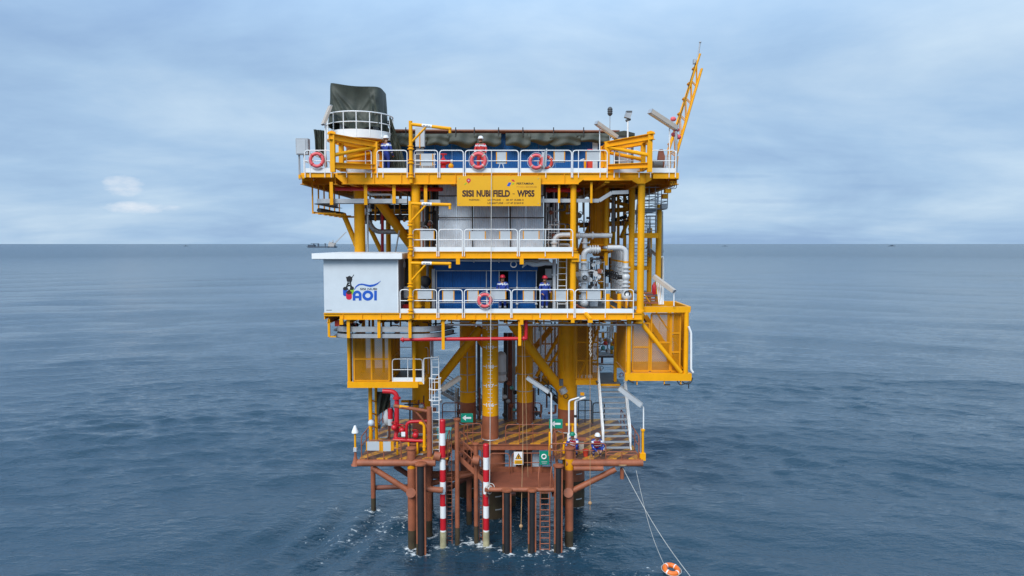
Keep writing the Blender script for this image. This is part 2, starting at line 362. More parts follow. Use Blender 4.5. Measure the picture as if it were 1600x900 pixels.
# ------------------------------------------------------------------ the sea
def axis_coords(lo, hi, step, far, gd=1.03):
    c = list(np.arange(lo, hi + 1e-6, step)); s = step; x = c[-1]; up = []
    while x < far: s *= 1.03; x += s; up.append(x)
    s = step; x = c[0]; dn = []
    while x > -far: s *= gd; x -= s; dn.append(x)
    return np.array(dn[::-1] + c + up)
PILES = [((X(a, b, 780), b), c) for a, b, c in ((643.5, .85, .2), (889.5, .8, .2), (714.5, 1.1, .12), (744, 1.3, .12), (583.5, 5, .13), (670, 2, .17), (692, .95, .15), (759.5, .95, .15), (657, .2, .25), (792, .2, .25), (831, .2, .25), (872, .2, .25), (773, 4.2, .6), (900, 5.7, .62), (658, 5.2, .6), (731, 7.3, .6), (820, 7.3, .6))]
def build_sea():
    xs = axis_coords(-38, 38, .22, 60000); ys = axis_coords(-10, 40, .20, 60000, 1.12)
    gx, gy = np.meshgrid(xs, ys)
    sx = np.gradient(xs); sy = np.gradient(ys)
    sp_ = np.maximum(sx[None, :], sy[:, None])
    z = np.zeros_like(gx); ox = np.zeros_like(gx); oy = np.zeros_like(gx)
    rng = np.random.RandomState(5)
    cy = gy + .34 * np.sqrt(gx ** 2 + 300)            # crests bend round the platform
    patch = np.zeros_like(gx)
    for i in range(14):
        lam = 14 * 5 ** rng.rand(); th = R(90) + rng.randn() * .5; patch += np.cos(2 * math.pi / lam * (gx * math.cos(th) * .6 + cy * math.sin(th)) + rng.rand() * 6.283)
    patch = np.clip(.85 + patch * .13, .4, 1.5)      # gusts: rougher and calmer water
    for i in range(170):
        lam = .62 * (45 / .62) ** rng.rand()
        th = R(90) + rng.randn() * (.28 if lam > 2 else .5)
        k = 2 * math.pi / lam; a = .0185 * lam / (2 * math.pi) * (2.0 if lam < 2.2 else 1.3 if lam < 4.5 else .6 if lam < 9 else .4)
        w = np.clip((lam / sp_ - 2.6) / 3.0, 0, 1) * (patch if lam < 6 else 1)
        ph = k * (gx * math.cos(th) + cy * math.sin(th)) + rng.rand() * 6.283
        z += a * w * np.cos(ph)
        ox -= a * w * math.cos(th) * np.sin(ph) * .35; oy -= a * w * math.sin(th) * np.sin(ph) * .35
    # chop thrown back by the legs
    foam = np.zeros_like(gx)
    for cx, cy, rr in ((-4.6, 2.5, 7), (0, 1.5, 8), (3.3, 2.5, 6), (5.2, -3.0, 5)):
        foam = np.maximum(foam, np.exp(-(((gx - cx) / rr) ** 2 + ((gy - cy) / (rr * .8)) ** 2)))
    for i in range(46):
        lam = .7 * (4 / .7) ** rng.rand(); th = rng.rand() * 6.283; k = 2 * math.pi / lam
        z += foam * .020 * lam / (2 * math.pi) * np.cos(k * (gx * math.cos(th) + gy * math.sin(th)) + rng.rand() * 6.283) * np.clip((lam / sp_ - 2.6) / 3, 0, 1)
    # diagonal wake streaks to the front left
    wk = np.exp(-((gx + 10 - gy * .3) / 4.5) ** 2 - ((gy - .5) / 6.5) ** 2)
    d = -.95 * gx + .31 * gy + .25 * np.sin(gy * .7) + .3 * np.sin(gx * .5 + gy * .3)
    s_ = np.sin(d * 2 * math.pi / 2.1); z += wk * .14 * (np.abs(s_) ** 1.6 * np.sign(s_)) * np.clip((2.1 / sp_ - 2.6) / 3, 0, 1)
    wk2 = np.exp(-((gx - 9) / 6) ** 2 - ((gy + 2) / 6) ** 2)
    z += wk2 * .08 * np.sin((.35 * gx + .94 * gy + .3 * np.sin(gx * .6)) * 2 * math.pi / 1.9) * np.clip((1.9 / sp_ - 2.6) / 3, 0, 1)
    gx = gx + ox; gy = gy + oy
    ny, nx = gx.shape
    co = np.stack([gx, gy, z], -1).reshape(-1, 3)
    idx = np.arange(nx * ny).reshape(ny, nx)
    q = np.stack([idx[:-1, :-1], idx[:-1, 1:], idx[1:, 1:], idx[1:, :-1]], -1).reshape(-1, 4)
    me = bpy.data.meshes.new('sea'); me.vertices.add(len(co)); me.vertices.foreach_set('co', co.ravel())
    me.loops.add(q.size); me.loops.foreach_set('vertex_index', q.ravel()); me.polygons.add(len(q))
    me.polygons.foreach_set('loop_start', np.arange(0, q.size, 4)); me.polygons.foreach_set('loop_total', np.full(len(q), 4))
    me.update(calc_edges=True); me.polygons.foreach_set('use_smooth', np.ones(len(q), bool))
    ring = np.zeros_like(z)
    for q, w_ in PILES:
        dd = np.hypot(gx - q[0], gy - q[1]); ring = np.maximum(ring, np.exp(-((dd - w_) / .30) ** 2))
    foam = foam + ring * .75
    at_ = me.attributes.new('churn', 'FLOAT', 'POINT'); at_.data.foreach_set('value', np.clip(foam + wk * .35, 0, 1.6).ravel().astype(np.float32))
    at2 = me.attributes.new('crest', 'FLOAT', 'POINT'); at2.data.foreach_set('value', z.ravel().astype(np.float32))
    o = bpy.data.objects.new('sea', me); C.objects.link(o); o['kind'] = 'structure'; o['label'] = 'choppy blue grey sea reaching to the horizon'
    m = bpy.data.materials.new('sea_water'); m.use_nodes = True; t = m.node_tree; L = t.links.new; b = t.nodes['Principled BSDF']
    geo = t.nodes.new('ShaderNodeNewGeometry')
    def noise(scale, detail, sy=1.0, rough=.6, rot=0):
        mp = t.nodes.new('ShaderNodeMapping'); mp.inputs['Scale'].default_value = (sy, 1, 1); mp.inputs['Rotation'].default_value = (0, 0, rot); L(geo.outputs['Position'], mp.inputs[0])
        n = t.nodes.new('ShaderNodeTexNoise'); n.inputs['Scale'].default_value = scale; n.inputs['Detail'].default_value = detail; n.inputs['Roughness'].default_value = rough
        L(mp.outputs[0], n.inputs['Vector']); return n
    ln = t.nodes.new('ShaderNodeVectorMath'); ln.operation = 'LENGTH'; L(geo.outputs['Position'], ln.inputs[0])
    # ripples
    na = noise(1.9, 4, .45, .6); nb = noise(7.0, 4, .7, .6, .2); nc = noise(.5, 5, .55, .65)
    s1 = t.nodes.new('ShaderNodeMath'); s1.operation = 'MULTIPLY_ADD'; L(nb.outputs['Fac'], s1.inputs[0]); s1.inputs[1].default_value = .16; L(na.outputs['Fac'], s1.inputs[2])
    fd = t.nodes.new('ShaderNodeMapRange'); L(ln.outputs['Value'], fd.inputs[0]); fd.inputs[1].default_value = 60; fd.inputs[2].default_value = 500; fd.inputs[3].default_value = 0; fd.inputs[4].default_value = 5.0
    s2 = t.nodes.new('ShaderNodeMath'); s2.operation = 'MULTIPLY'; L(nc.outputs['Fac'], s2.inputs[0]); L(fd.outputs[0], s2.inputs[1])
    s3 = t.nodes.new('ShaderNodeMath'); s3.operation = 'ADD'; L(s1.outputs[0], s3.inputs[0]); L(s2.outputs[0], s3.inputs[1])
    bp = t.nodes.new('ShaderNodeBump'); bp.inputs['Strength'].default_value = 1.0; bp.inputs['Distance'].default_value = .18; L(s3.outputs[0], bp.inputs['Height'])
    L(bp.outputs[0], b.inputs['Normal'])
    ro = t.nodes.new('ShaderNodeMapRange'); L(ln.outputs['Value'], ro.inputs[0]); ro.inputs[1].default_value = 40; ro.inputs[2].default_value = 900; ro.inputs[3].default_value = .03; ro.inputs[4].default_value = .26; L(ro.outputs[0], b.inputs['Roughness'])
    # foam flecks
    ch = t.nodes.new('ShaderNodeAttribute'); ch.attribute_name = 'churn'
    cr = t.nodes.new('ShaderNodeAttribute'); cr.attribute_name = 'crest'
    n4 = noise(4.0, 9, .8, .72, .5); n5 = noise(.45, 3)
    thr = t.nodes.new('ShaderNodeMath'); thr.operation = 'MULTIPLY_ADD'; L(ch.outputs['Fac'], thr.inputs[0]); thr.inputs[1].default_value = .17; thr.inputs[2].default_value = -.245
    ad = t.nodes.new('ShaderNodeMath'); ad.operation = 'ADD'; L(n4.outputs['Fac'], ad.inputs[0]); L(thr.outputs[0], ad.inputs[1])
    a5 = t.nodes.new('ShaderNodeMath'); a5.operation = 'MULTIPLY_ADD'; L(n5.outputs['Fac'], a5.inputs[0]); a5.inputs[1].default_value = .22; L(ad.outputs[0], a5.inputs[2])
    a6 = t.nodes.new('ShaderNodeMath'); a6.operation = 'MULTIPLY_ADD'; L(cr.outputs['Fac'], a6.inputs[0]); a6.inputs[1].default_value = .06; L(a5.outputs[0], a6.inputs[2])
    fr = t.nodes.new('ShaderNodeMapRange'); L(a6.outputs[0], fr.inputs[0]); fr.inputs[1].default_value = .632; fr.inputs[2].default_value = .72
    b.inputs['Base Color'].default_value = (.014, .043, .070, 1);  b.inputs['IOR'].default_value = 1.42
    fb = t.nodes.new('ShaderNodeBsdfDiffuse'); fb.inputs[0].default_value = (.62, .66, .67, 1)
    gt = t.nodes.new('ShaderNodeMapRange'); L(ch.outputs['Fac'], gt.inputs[0]); gt.inputs[1].default_value = .06; gt.inputs[2].default_value = .3
    fm = t.nodes.new('ShaderNodeMath'); fm.operation = 'MULTIPLY'; L(fr.outputs[0], fm.inputs[0]); L(gt.outputs[0], fm.inputs[1])
    mx = t.nodes.new('ShaderNodeMixShader'); L(fm.outputs[0], mx.inputs[0]); L(b.outputs[0], mx.inputs[1]); L(fb.outputs[0], mx.inputs[2])
    L(mx.outputs[0], t.nodes['Material Output'].inputs[0])
    me.materials.append(m)
build_sea()

# ------------------------------------------------------------------ levels (front faces of the decks stand at Y = 0)
ZT = Z(270, 0); ZM = Z(393, 0); ZD = Z(489, 0)
ZL = Z(716, .8); ZB = Z(768, .3)
XL, XR = X(470, 0, 270), X(1061, 0, 270)
TB = -Vector((0, 0, 1))

# ------------------------------------------------------------------ legs of the platform
def leg(label, px, py, Y, ztop, r=.46, jr=.6, jx=0.0, marks=False, bands=(), zt=None, sleeve=True):
    t = Thing('platform_leg', label, 'leg', 'legs of the platform')
    x = X(px, Y, py); zc = zt if zt else 5.56
    s = t.part('shaft', YEL); s.cyl((x, Y, zc), (x, Y, ztop), r, 28)
    b = t.part('painted_base', BRN); b.cyl((x, Y, 4.2), (x, Y, zc), r + .004, 28)
    for z in bands: t.part('weld_band', WHB).lathe((x, Y, 0), [(r + .003, z - .02), (r + .012, z - .012), (r + .012, z + .012), (r + .003, z + .02)], 28)
    if sleeve:
        c = t.part('collar', GRY); c.lathe((x, Y, 0), [(r + .01, 4.02), (r + .1, 4.04), (r + .1, 4.2), (r + .02, 4.32)], 28)
        j = t.part('jacket_pile', BRN); j.tube([(x + jx, Y, 1.6), (x + jx, Y, 3.7), (x, Y, 4.05)], [jr, jr, r + .1], 28)
        k = t.part('splash_zone', BRNT); k.cyl((x + jx, Y, -3), (x + jx, Y, 1.6), jr + .006, 28)
        for q in range(4):
            z = .6 + q * .7
            t.part('draught_tick', WHB, j).grid(lambda u, v, z=z: (x + jx + math.sin(.15 + u * .6) * (jr + .012), Y - math.cos(.15 + u * .6) * (jr + .012), z + v * .05), 6, 1, .004)
    if marks:
        # white level figures 196 .. 200 and their ticks, wrapped on the shaft
        zs = [Z(py_, Y - r) for py_ in (633, 603, 573, 543, 513)]
        for i, z in enumerate(zs):
            tx = t.part('level_figure', WHI, s); a = len(tx.v)
            tx.text(str(196 + i), 0, z, .42, .2, 0, .04)
            tx.v = [Vector((x + math.sin(q.x / r) * (r + .006 - q.y), Y - math.cos(q.x / r) * (r + .006 - q.y), q.z)) for q in tx.v]
            for a0, a1 in ((-1.05, -.55), (.55, 1.05)):
                t.part('level_tick', WHI, s).grid(lambda u, v: (x + math.sin(a0 + (a1 - a0) * u) * (r + .008), Y - math.cos(a0 + (a1 - a0) * u) * (r + .008), z - .02 + v * .04), 6, 1, .003)
            for q in (1, 2, 3, 4):
                zz_ = z - q * (zs[1] - zs[0]) / 5
                if zz_ > zc + .02:
                    t.part('level_tick', WHI, s).grid(lambda u, v: (x + math.sin(-.28 + .56 * u) * (r + .008), Y - math.cos(-.28 + .56 * u) * (r + .008), zz_ - .012 + v * .024), 6, 1, .003)
    return t, x
t, xF = leg('yellow front leg with white level figures behind the sign rope', 766, 570, 4.2, ZD - .35, r=.43, jr=.6, jx=.18, marks=True); t.done()
t, xRt = leg('thick yellow leg beneath the right end of the main deck', 887, 570, 5.7, ZT - .4, r=.53, jr=.62, jx=.35)
ref = t.parts[0]
for dx_ in (-.28, .12):
    t.part('guide_bar', YEL, ref).box(xRt + dx_, xRt + dx_ + .05, 5.7 - .57, 5.7 - .50, Z(580, 5.1), Z(540, 5.1))
t.done()
t, xBl = leg('yellow leg with a pale weld seam left of the marked front leg', 731, 570, 7.3, ZD - .35, r=.46, bands=[Z(q, 6.84) for q in (558, 586, 613)])
t.part('weld_seam', WHB, t.parts[0]).box(xBl - .025, xBl + .025, 6.828, 6.85, Z(613, 6.84), Z(540, 6.84)); t.done()
t, xBr = leg('yellow leg with pale weld bands right of the marked front leg', 820, 570, 7.3, ZD - .35, r=.46, bands=[Z(q, 6.84) for q in (557, 585, 612)]); t.done()
t, xLl = leg('yellow leg behind the left mesh cage and caged ladder', 658, 570, 5.2, ZT - .4, r=.5); t.done()

def tubething(name, label, cat, material, path, r, group=None, n=12, flange=None, fl=0, elbow=0):
    t = Thing(name, label, cat, group); p = t.part('pipe_run', material); p.tube(fillet(path, fl) if fl else path, r, n)
    if flange:
        for a, d in flange:
            a = Vector(a); d = Vector(d).normalized() * .04
            t.part('flange', material).cyl(a - d, a + d, r * 1.55, n)
    return t.done()

# big diagonals under the main deck
def brace(label, a, b, r, material=YEL, group='diagonal braces of the frame', node=True):
    t = Thing('diagonal_brace', label, 'brace', group)
    a, b = Vector(a), Vector(b)
    t.part('tube', material).cyl(a, b, r, 20)
    if node:
        d = (b - a).normalized() * .05
        t.part('end_ring', material).cyl(a + d * 3, a + d * 5, r * 1.06, 20); t.part('end_ring', material).cyl(b - d * 5, b - d * 3, r * 1.06, 20)
    return t.done()
brace('yellow diagonal brace rising right from the left leg', at(672, 612, 5.2), at(752, 512, 4.6), .24)
brace('yellow diagonal brace falling right to the thick leg', at(800, 506, 4.6), at(882, 616, 5.4), .25)
brace('yellow brace behind the marked leg, falling away to the right', at(742, 520, 7.5), at(800, 600, 9.5), .2)
brace('far yellow brace between mesh cage and thick leg', at(790, 598, 9.5), at(862, 512, 9.5), .17)
# diagonals between main deck and top deck
brace('thick yellow brace falling right above the white cabin', at(590, 312, 4.2), at(652, 396, 5.0), .25)
brace('thin yellow brace beside the red drain pipe above the cabin', at(576, 352, 5.5), at(598, 398, 5.5), .12)
brace('thin yellow brace left of the slim column above the cabin', at(537, 335, 3.5), at(558, 386, 3.0), .13)
brace('yellow brace in the gap behind the right front post', at(906, 398, 6.2), at(930, 338, 6.2), .22)
brace('yellow knee brace under the stair landing at right', at(985, 336, 6.5), at(970, 372, 6.5), .10)
one('slim_column', 'slim yellow column rising from behind the white cabin roof', 'column', YEL, lambda p: p.cyl((X(563.5, 2.6), 2.6, ZD), (X(563.5, 2.6), 2.6, ZT - .4), .27, 24))

# front posts
def post(label, px, Y, z0, z1, r, caps=()):
    t = Thing('deck_post', label, 'post', 'yellow posts of the deck front')
    x = X(px, Y, 380); t.part('tube', YEL).cyl((x, Y, z0), (x, Y, z1), r, 20)
    for z in caps: t.part('collar', YEL).lathe((x, Y, 0), [(r + .004, z - .06), (r + .05, z - .05), (r + .05, z + .05), (r + .004, z + .06)], 20)
    return t.done()
post('yellow square-shouldered post left of the galvanised sheeting', 650.5, .34, ZD, ZT - .42, .2, (ZD + .3,))
post('yellow post right of the mezzanine railing', 895.5, .28, ZD, ZT - .42, .14, (ZM + .1,))
post('yellow front post beside the stair tower', 1001.5, .25, ZD - .5, ZT - .42, .165, (ZD + .06,))
post('yellow post just left of the stair tower front post', 987, 3.0, ZD, ZT - .42, .15)
post('yellow outer post at the right of the stair tower', 1029, 4.2, ZD, ZT - 1.2, .15)
post('yellow inner post behind the sloping stair lamp', 1015, 5.2, ZD, ZT - 2.4, .13)
post('yellow post right of the ribbed vessel', 947, 3.2, ZD + 2.1, ZT - .42, .11)
post('far yellow post between ribbed vessel and stair tower', 958, 8.5, ZD, ZT - .42, .13)
post('far yellow post seen through the left gap', 607, 7.5, ZD, ZT - .42, .14)
post('far slanting-lit yellow post left of the galvanised sheeting', 672, 3.4, ZD, ZT - .42, .33)

# ------------------------------------------------------------------ decks
def top_deck():
    t = Thing('top_deck', 'yellow top deck with haunched front beam carrying railings and blue housing', 'deck')
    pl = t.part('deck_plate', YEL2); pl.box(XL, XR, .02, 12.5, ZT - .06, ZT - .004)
    f = t.part('front_beam', YEL)
    f.pprism([(524, 271), (524, 276), (537, 287), (903, 287), (911, 281), (985, 281), (996, 287), (1008, 287), (1018, 281), (1018, 271)], .0, .03)
    for y in (-.07, ):
        f.box(X(530, 0), X(1018, 0), y, .12, ZT - .035, ZT - .001)
    fl = t.part('bottom_flange', YEL); fl.box(X(537, 0), X(903, 0), -.08, .14, Z(287, 0) - .03, Z(287, 0) + .004)
    t.part('bottom_flange', YEL).box(X(911, 0), X(985, 0), -.08, .14, Z(281, 0) - .03, Z(281, 0) + .004)
    for q in ((XL, X(524, 0), .0, .05, Z(277, 0), ZT - .001), (X(1018, 0), XR, .0, .05, Z(279, 0), ZT - .001), (XL, XL + .05, .051, 12.5, ZT - .30, ZT - .002), (XR - .05, XR, .051, 12.5, ZT - .3, ZT - .002)):
        t.part('edge_channel', YEL).box(*q)
    for i in range(12):
        px = 545 + i * 42
        if 912 < px < 995: continue
        t.part('web_stiffener', YEL, f).box(X(px, 0) - .012, X(px, 0) + .012, -.06, -.001, Z(286, 0), ZT - .04)
    for px in (470, 522, 545, 600, 648, 706, 766, 826, 895, 945, 1001, 1059):
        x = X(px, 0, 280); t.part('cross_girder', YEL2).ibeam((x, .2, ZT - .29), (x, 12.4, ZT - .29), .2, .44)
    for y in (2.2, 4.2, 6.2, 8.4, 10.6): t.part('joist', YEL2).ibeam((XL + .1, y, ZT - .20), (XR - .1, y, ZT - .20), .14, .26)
    for px in (472, 478): t.part('corner_lug', YEL).box(X(px, 0) - .05, X(px, 0) + .05, -.06, .0, Z(279, 0), Z(273, 0))
    return t.done()
top_deck()

def mezz():
    t = Thing('mezzanine_deck', 'yellow mezzanine walkway deck in front of the galvanised sheeting', 'deck')
    x0, x1 = X(637, 0, 393), X(903, 0, 393)
    t.part('deck_plate', YEL2).box(x0, x1, .02, 5, ZM - .05, ZM - .003)
    f = t.part('front_beam', YEL); f.box(x0, x1, 0, .03, Z(403, 0), ZM - .001); f.box(x0, x1, -.06, .12, Z(403, 0) - .025, Z(403, 0) + .003); f.box(x0, x1, -.06, .1, ZM - .03, ZM - .0005)
    for px in (640, 686, 726, 768, 811, 852, 893):
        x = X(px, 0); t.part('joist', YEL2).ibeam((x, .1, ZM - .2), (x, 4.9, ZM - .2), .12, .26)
    t.part('end_bracket', YEL).box(X(893, 0), X(905, 0), .03, .3, Z(409, 0), Z(396, 0))
    for px in (716, 815): t.part('lifting_lug', YEL).box(X(px, 0) - .09, X(px, 0) + .09, -.1, .05, Z(413, 0), Z(404, 0))
    return t.done()
mezz()

def main_deck():
    t = Thing('main_deck', 'yellow main deck carrying the white cabin and blue sheeted wall', 'deck')
    x0, x1 = X(506, 0, 489), X(1003, 0, 489)
    t.part('deck_plate', DGR).box(x0, x1, .03, 11.5, ZD - .05, ZD - .003)
    f = t.part('front_beam', YEL)
    f.box(x0, X(530, 0), 0, .03, Z(494, 0), ZD - .001); f.box(X(530, 0), x1, 0, .03, Z(498.5, 0), ZD - .001)
    f.box(x0, x1, -.06, .12, ZD - .03, ZD - .0006); f.box(X(530, 0), x1, -.07, .13, Z(498.5, 0) - .03, Z(498.5, 0) + .003)
    t.part('edge_channel', YEL).box(x0, x0 + .04, .04, 11.5, ZD - .3, ZD - .002); t.part('edge_channel', YEL).box(x1 - .04, x1, .04, 11.5, ZD - .3, ZD - .002)
    for px in (512, 545, 592, 640, 690, 740, 790, 840, 893, 945, 996):
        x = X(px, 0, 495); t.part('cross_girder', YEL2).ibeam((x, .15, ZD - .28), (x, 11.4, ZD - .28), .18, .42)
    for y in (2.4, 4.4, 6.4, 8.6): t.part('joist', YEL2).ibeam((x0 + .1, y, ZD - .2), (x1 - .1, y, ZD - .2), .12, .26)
    for i in range(16):
        px = 536 + i * 29.5; t.part('web_stiffener', YEL, f).box(X(px, 0) - .01, X(px, 0) + .01, -.05, -.001, Z(498, 0), ZD - .035)
    for px in (533, 815, 895): t.part('lifting_lug', YEL).box(X(px, 0) - .08, X(px, 0) + .08, -.1, .06, Z(507 if px < 850 else 504, 0), Z(497.5, 0))
    d = t.part('spare_bracket', YEL); d.beam(at(915, 489, -.1), at(923, 499, -.35), .16, .1)
    d.box(X(919, -.3), X(926, -.3), -.4, -.1, Z(504, -.3), Z(499, -.3))
    return t.done()
main_deck()

# ------------------------------------------------------------------ sheeted housings
def sheets(name, label, px0, px1, Y, z0, z1, material, width=.86, pitch=.105, amp=.022, gaps=(), depth=2.5):
    t = Thing(name, label, 'wall'); x0, x1 = X(px0, Y, 380), X(px1, Y, 380)
    n = max(1, round((x1 - x0) / width)); w = (x1 - x0) / n
    for i in range(n):
        a, b = x0 + i * w, x0 + (i + 1) * w - .008
        if any(g0 < (a + b) / 2 < g1 for g0, g1 in gaps): continue
        k = max(2, int((b - a) / pitch)); prof = []
        for j in range(k):
            s0 = a + (b - a) * j / k; st = (b - a) / k
            prof += [(s0, 0), (s0 + st * .55, 0), (s0 + st * .65, amp), (s0 + st * .9, amp)]
        prof.append((b, 0)); dz = random.uniform(-.03, .03); off = random.uniform(0, .03)
        p = t.part('sheet', material)
        m_ = len(prof); vs_ = [(q[0], Y + q[1] + off, z) for z in (z0 + dz * .3, z1 + dz) for q in prof]
        vs_ += [(q[0], Y + q[1] + off + .006, z) for z in (z0 + dz * .3, z1 + dz) for q in prof]
        p.add(vs_, [(j, j + 1, m_ + j + 1, m_ + j) for j in range(m_ - 1)] + [(2 * m_ + j + 1, 2 * m_ + j, 3 * m_ + j, 3 * m_ + j + 1) for j in range(m_ - 1)])
    return t
t = sheets('galvanised_wall', 'pale galvanised corrugated sheeting behind the mezzanine railing', 686, 849, 1.3, ZM + .01, Z(288, 1.3), SHT, width=.80, pitch=.10, amp=.02)
for px in (738.5, 797.5):
    t.part('clamp_pole', DRK).cyl((X(px, 1.2), 1.2, ZM), (X(px, 1.2), 1.2, Z(300, 1.2)), .028)
for py in (306, 340): t.part('clamp_pole', DRK).cyl((X(684, 1.2), 1.2, Z(py, 1.2)), (X(850, 1.2), 1.2, Z(py, 1.2)), .024)
for px in (684, 851): t.part('corner_post', DRK).cyl((X(px, 1.35), 1.35, ZM), (X(px, 1.35), 1.35, ZT - .4), .05)
t.part('side_sheet', SHT).box(X(848, 1.4), X(848, 1.4) + .02, 1.42, 4.5, ZM, Z(288, 1.3)); t.part('side_sheet', SHT).box(X(687, 1.4) - .02, X(687, 1.4), 1.42, 4.5, ZM, Z(288, 1.3))
t.done()

dg0, dg1 = X(787, 1.25, 460), X(794, 1.25, 460)
t = sheets('blue_wall', 'blue corrugated wall of the main deck with an open doorway', 678, 838, 1.5, ZD + .02, Z(412, 1.5), BLU, width=.46, pitch=.075, gaps=((X(785, 1.5), X(798, 1.5)),))
t.part('header_sheet', BLU).box(X(678, 1.46), X(840, 1.46), 1.44, 1.47, Z(423, 1.44), Z(405, 1.44))
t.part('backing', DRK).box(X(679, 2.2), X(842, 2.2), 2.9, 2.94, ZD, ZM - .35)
t.part('side_sheet', BLU).box(X(838, 1.6), X(838, 1.6) + .02, 1.53, 2.88, ZD, Z(412, 1.5)); t.part('side_sheet', BLU).box(X(678, 1.6) - .02, X(678, 1.6), 1.53, 2.88, ZD, Z(412, 1.5))
t.part('corner_trim', GRY).box(X(675, 1.4), X(680, 1.4), 1.34, 1.43, ZD, Z(420, 1.4))
t.done()
t = Thing('scaffold_frame', 'thin scaffold tubes clamped in front of the blue main deck wall', 'scaffold')
for py in (423, 450, 473): t.part('ledger', GRY).cyl((X(681, 1.25), 1.25, Z(py, 1.25)), (X(838, 1.25), 1.25, Z(py, 1.25)), .024)
for px in (682, 760, 780, 808, 838): t.part('standard', GRY).cyl((X(px, 1.19), 1.19, ZD), (X(px, 1.19), 1.19, Z(422, 1.19)), .024)
for px, py in ((808, 450), (838, 450), (838, 475), (808, 475)): t.part('clamp', WHB).ball((X(px, 1.16), 1.16, Z(py, 1.16)), .07)
t.done()

# blue housing on the top deck
t = sheets('blue_housing', 'blue corrugated housing across the top deck under a brown roof edge', 600, 948, 3.6, ZT, Z(207, 3.6), BLU, width=.9, pitch=.09)
t.part('roof', ROOF).box(X(612, 3.4, 205), X(962, 3.4, 205), 3.25, 9.5, Z(207, 3.3), Z(204, 3.3))
e_ = t.part('roof_edge_pipe', ROOF); e_.cyl(at(612, 203.5, 3.2), at(968, 205, 3.2), .055)
for px in (634, 712, 741, 779, 817, 865, 912): t.part('pole_end', DRK).cyl(at(px, 199, 3.1), at(px, 214, 3.1), .025)
t.part('side_sheet', BLU).box(X(948, 3.6, 240), X(948, 3.6, 240) + .02, 3.64, 9.4, ZT, Z(207, 3.6)); t.part('side_sheet', BLU).box(X(600, 3.6, 240) - .02, X(600, 3.6, 240), 3.64, 9.4, ZT, Z(207, 3.6))
t.part('loose_sheet', SHT).box(X(924, 3.5), X(932, 3.5), 3.46, 3.5, ZT, Z(211, 3.5))
t.done()

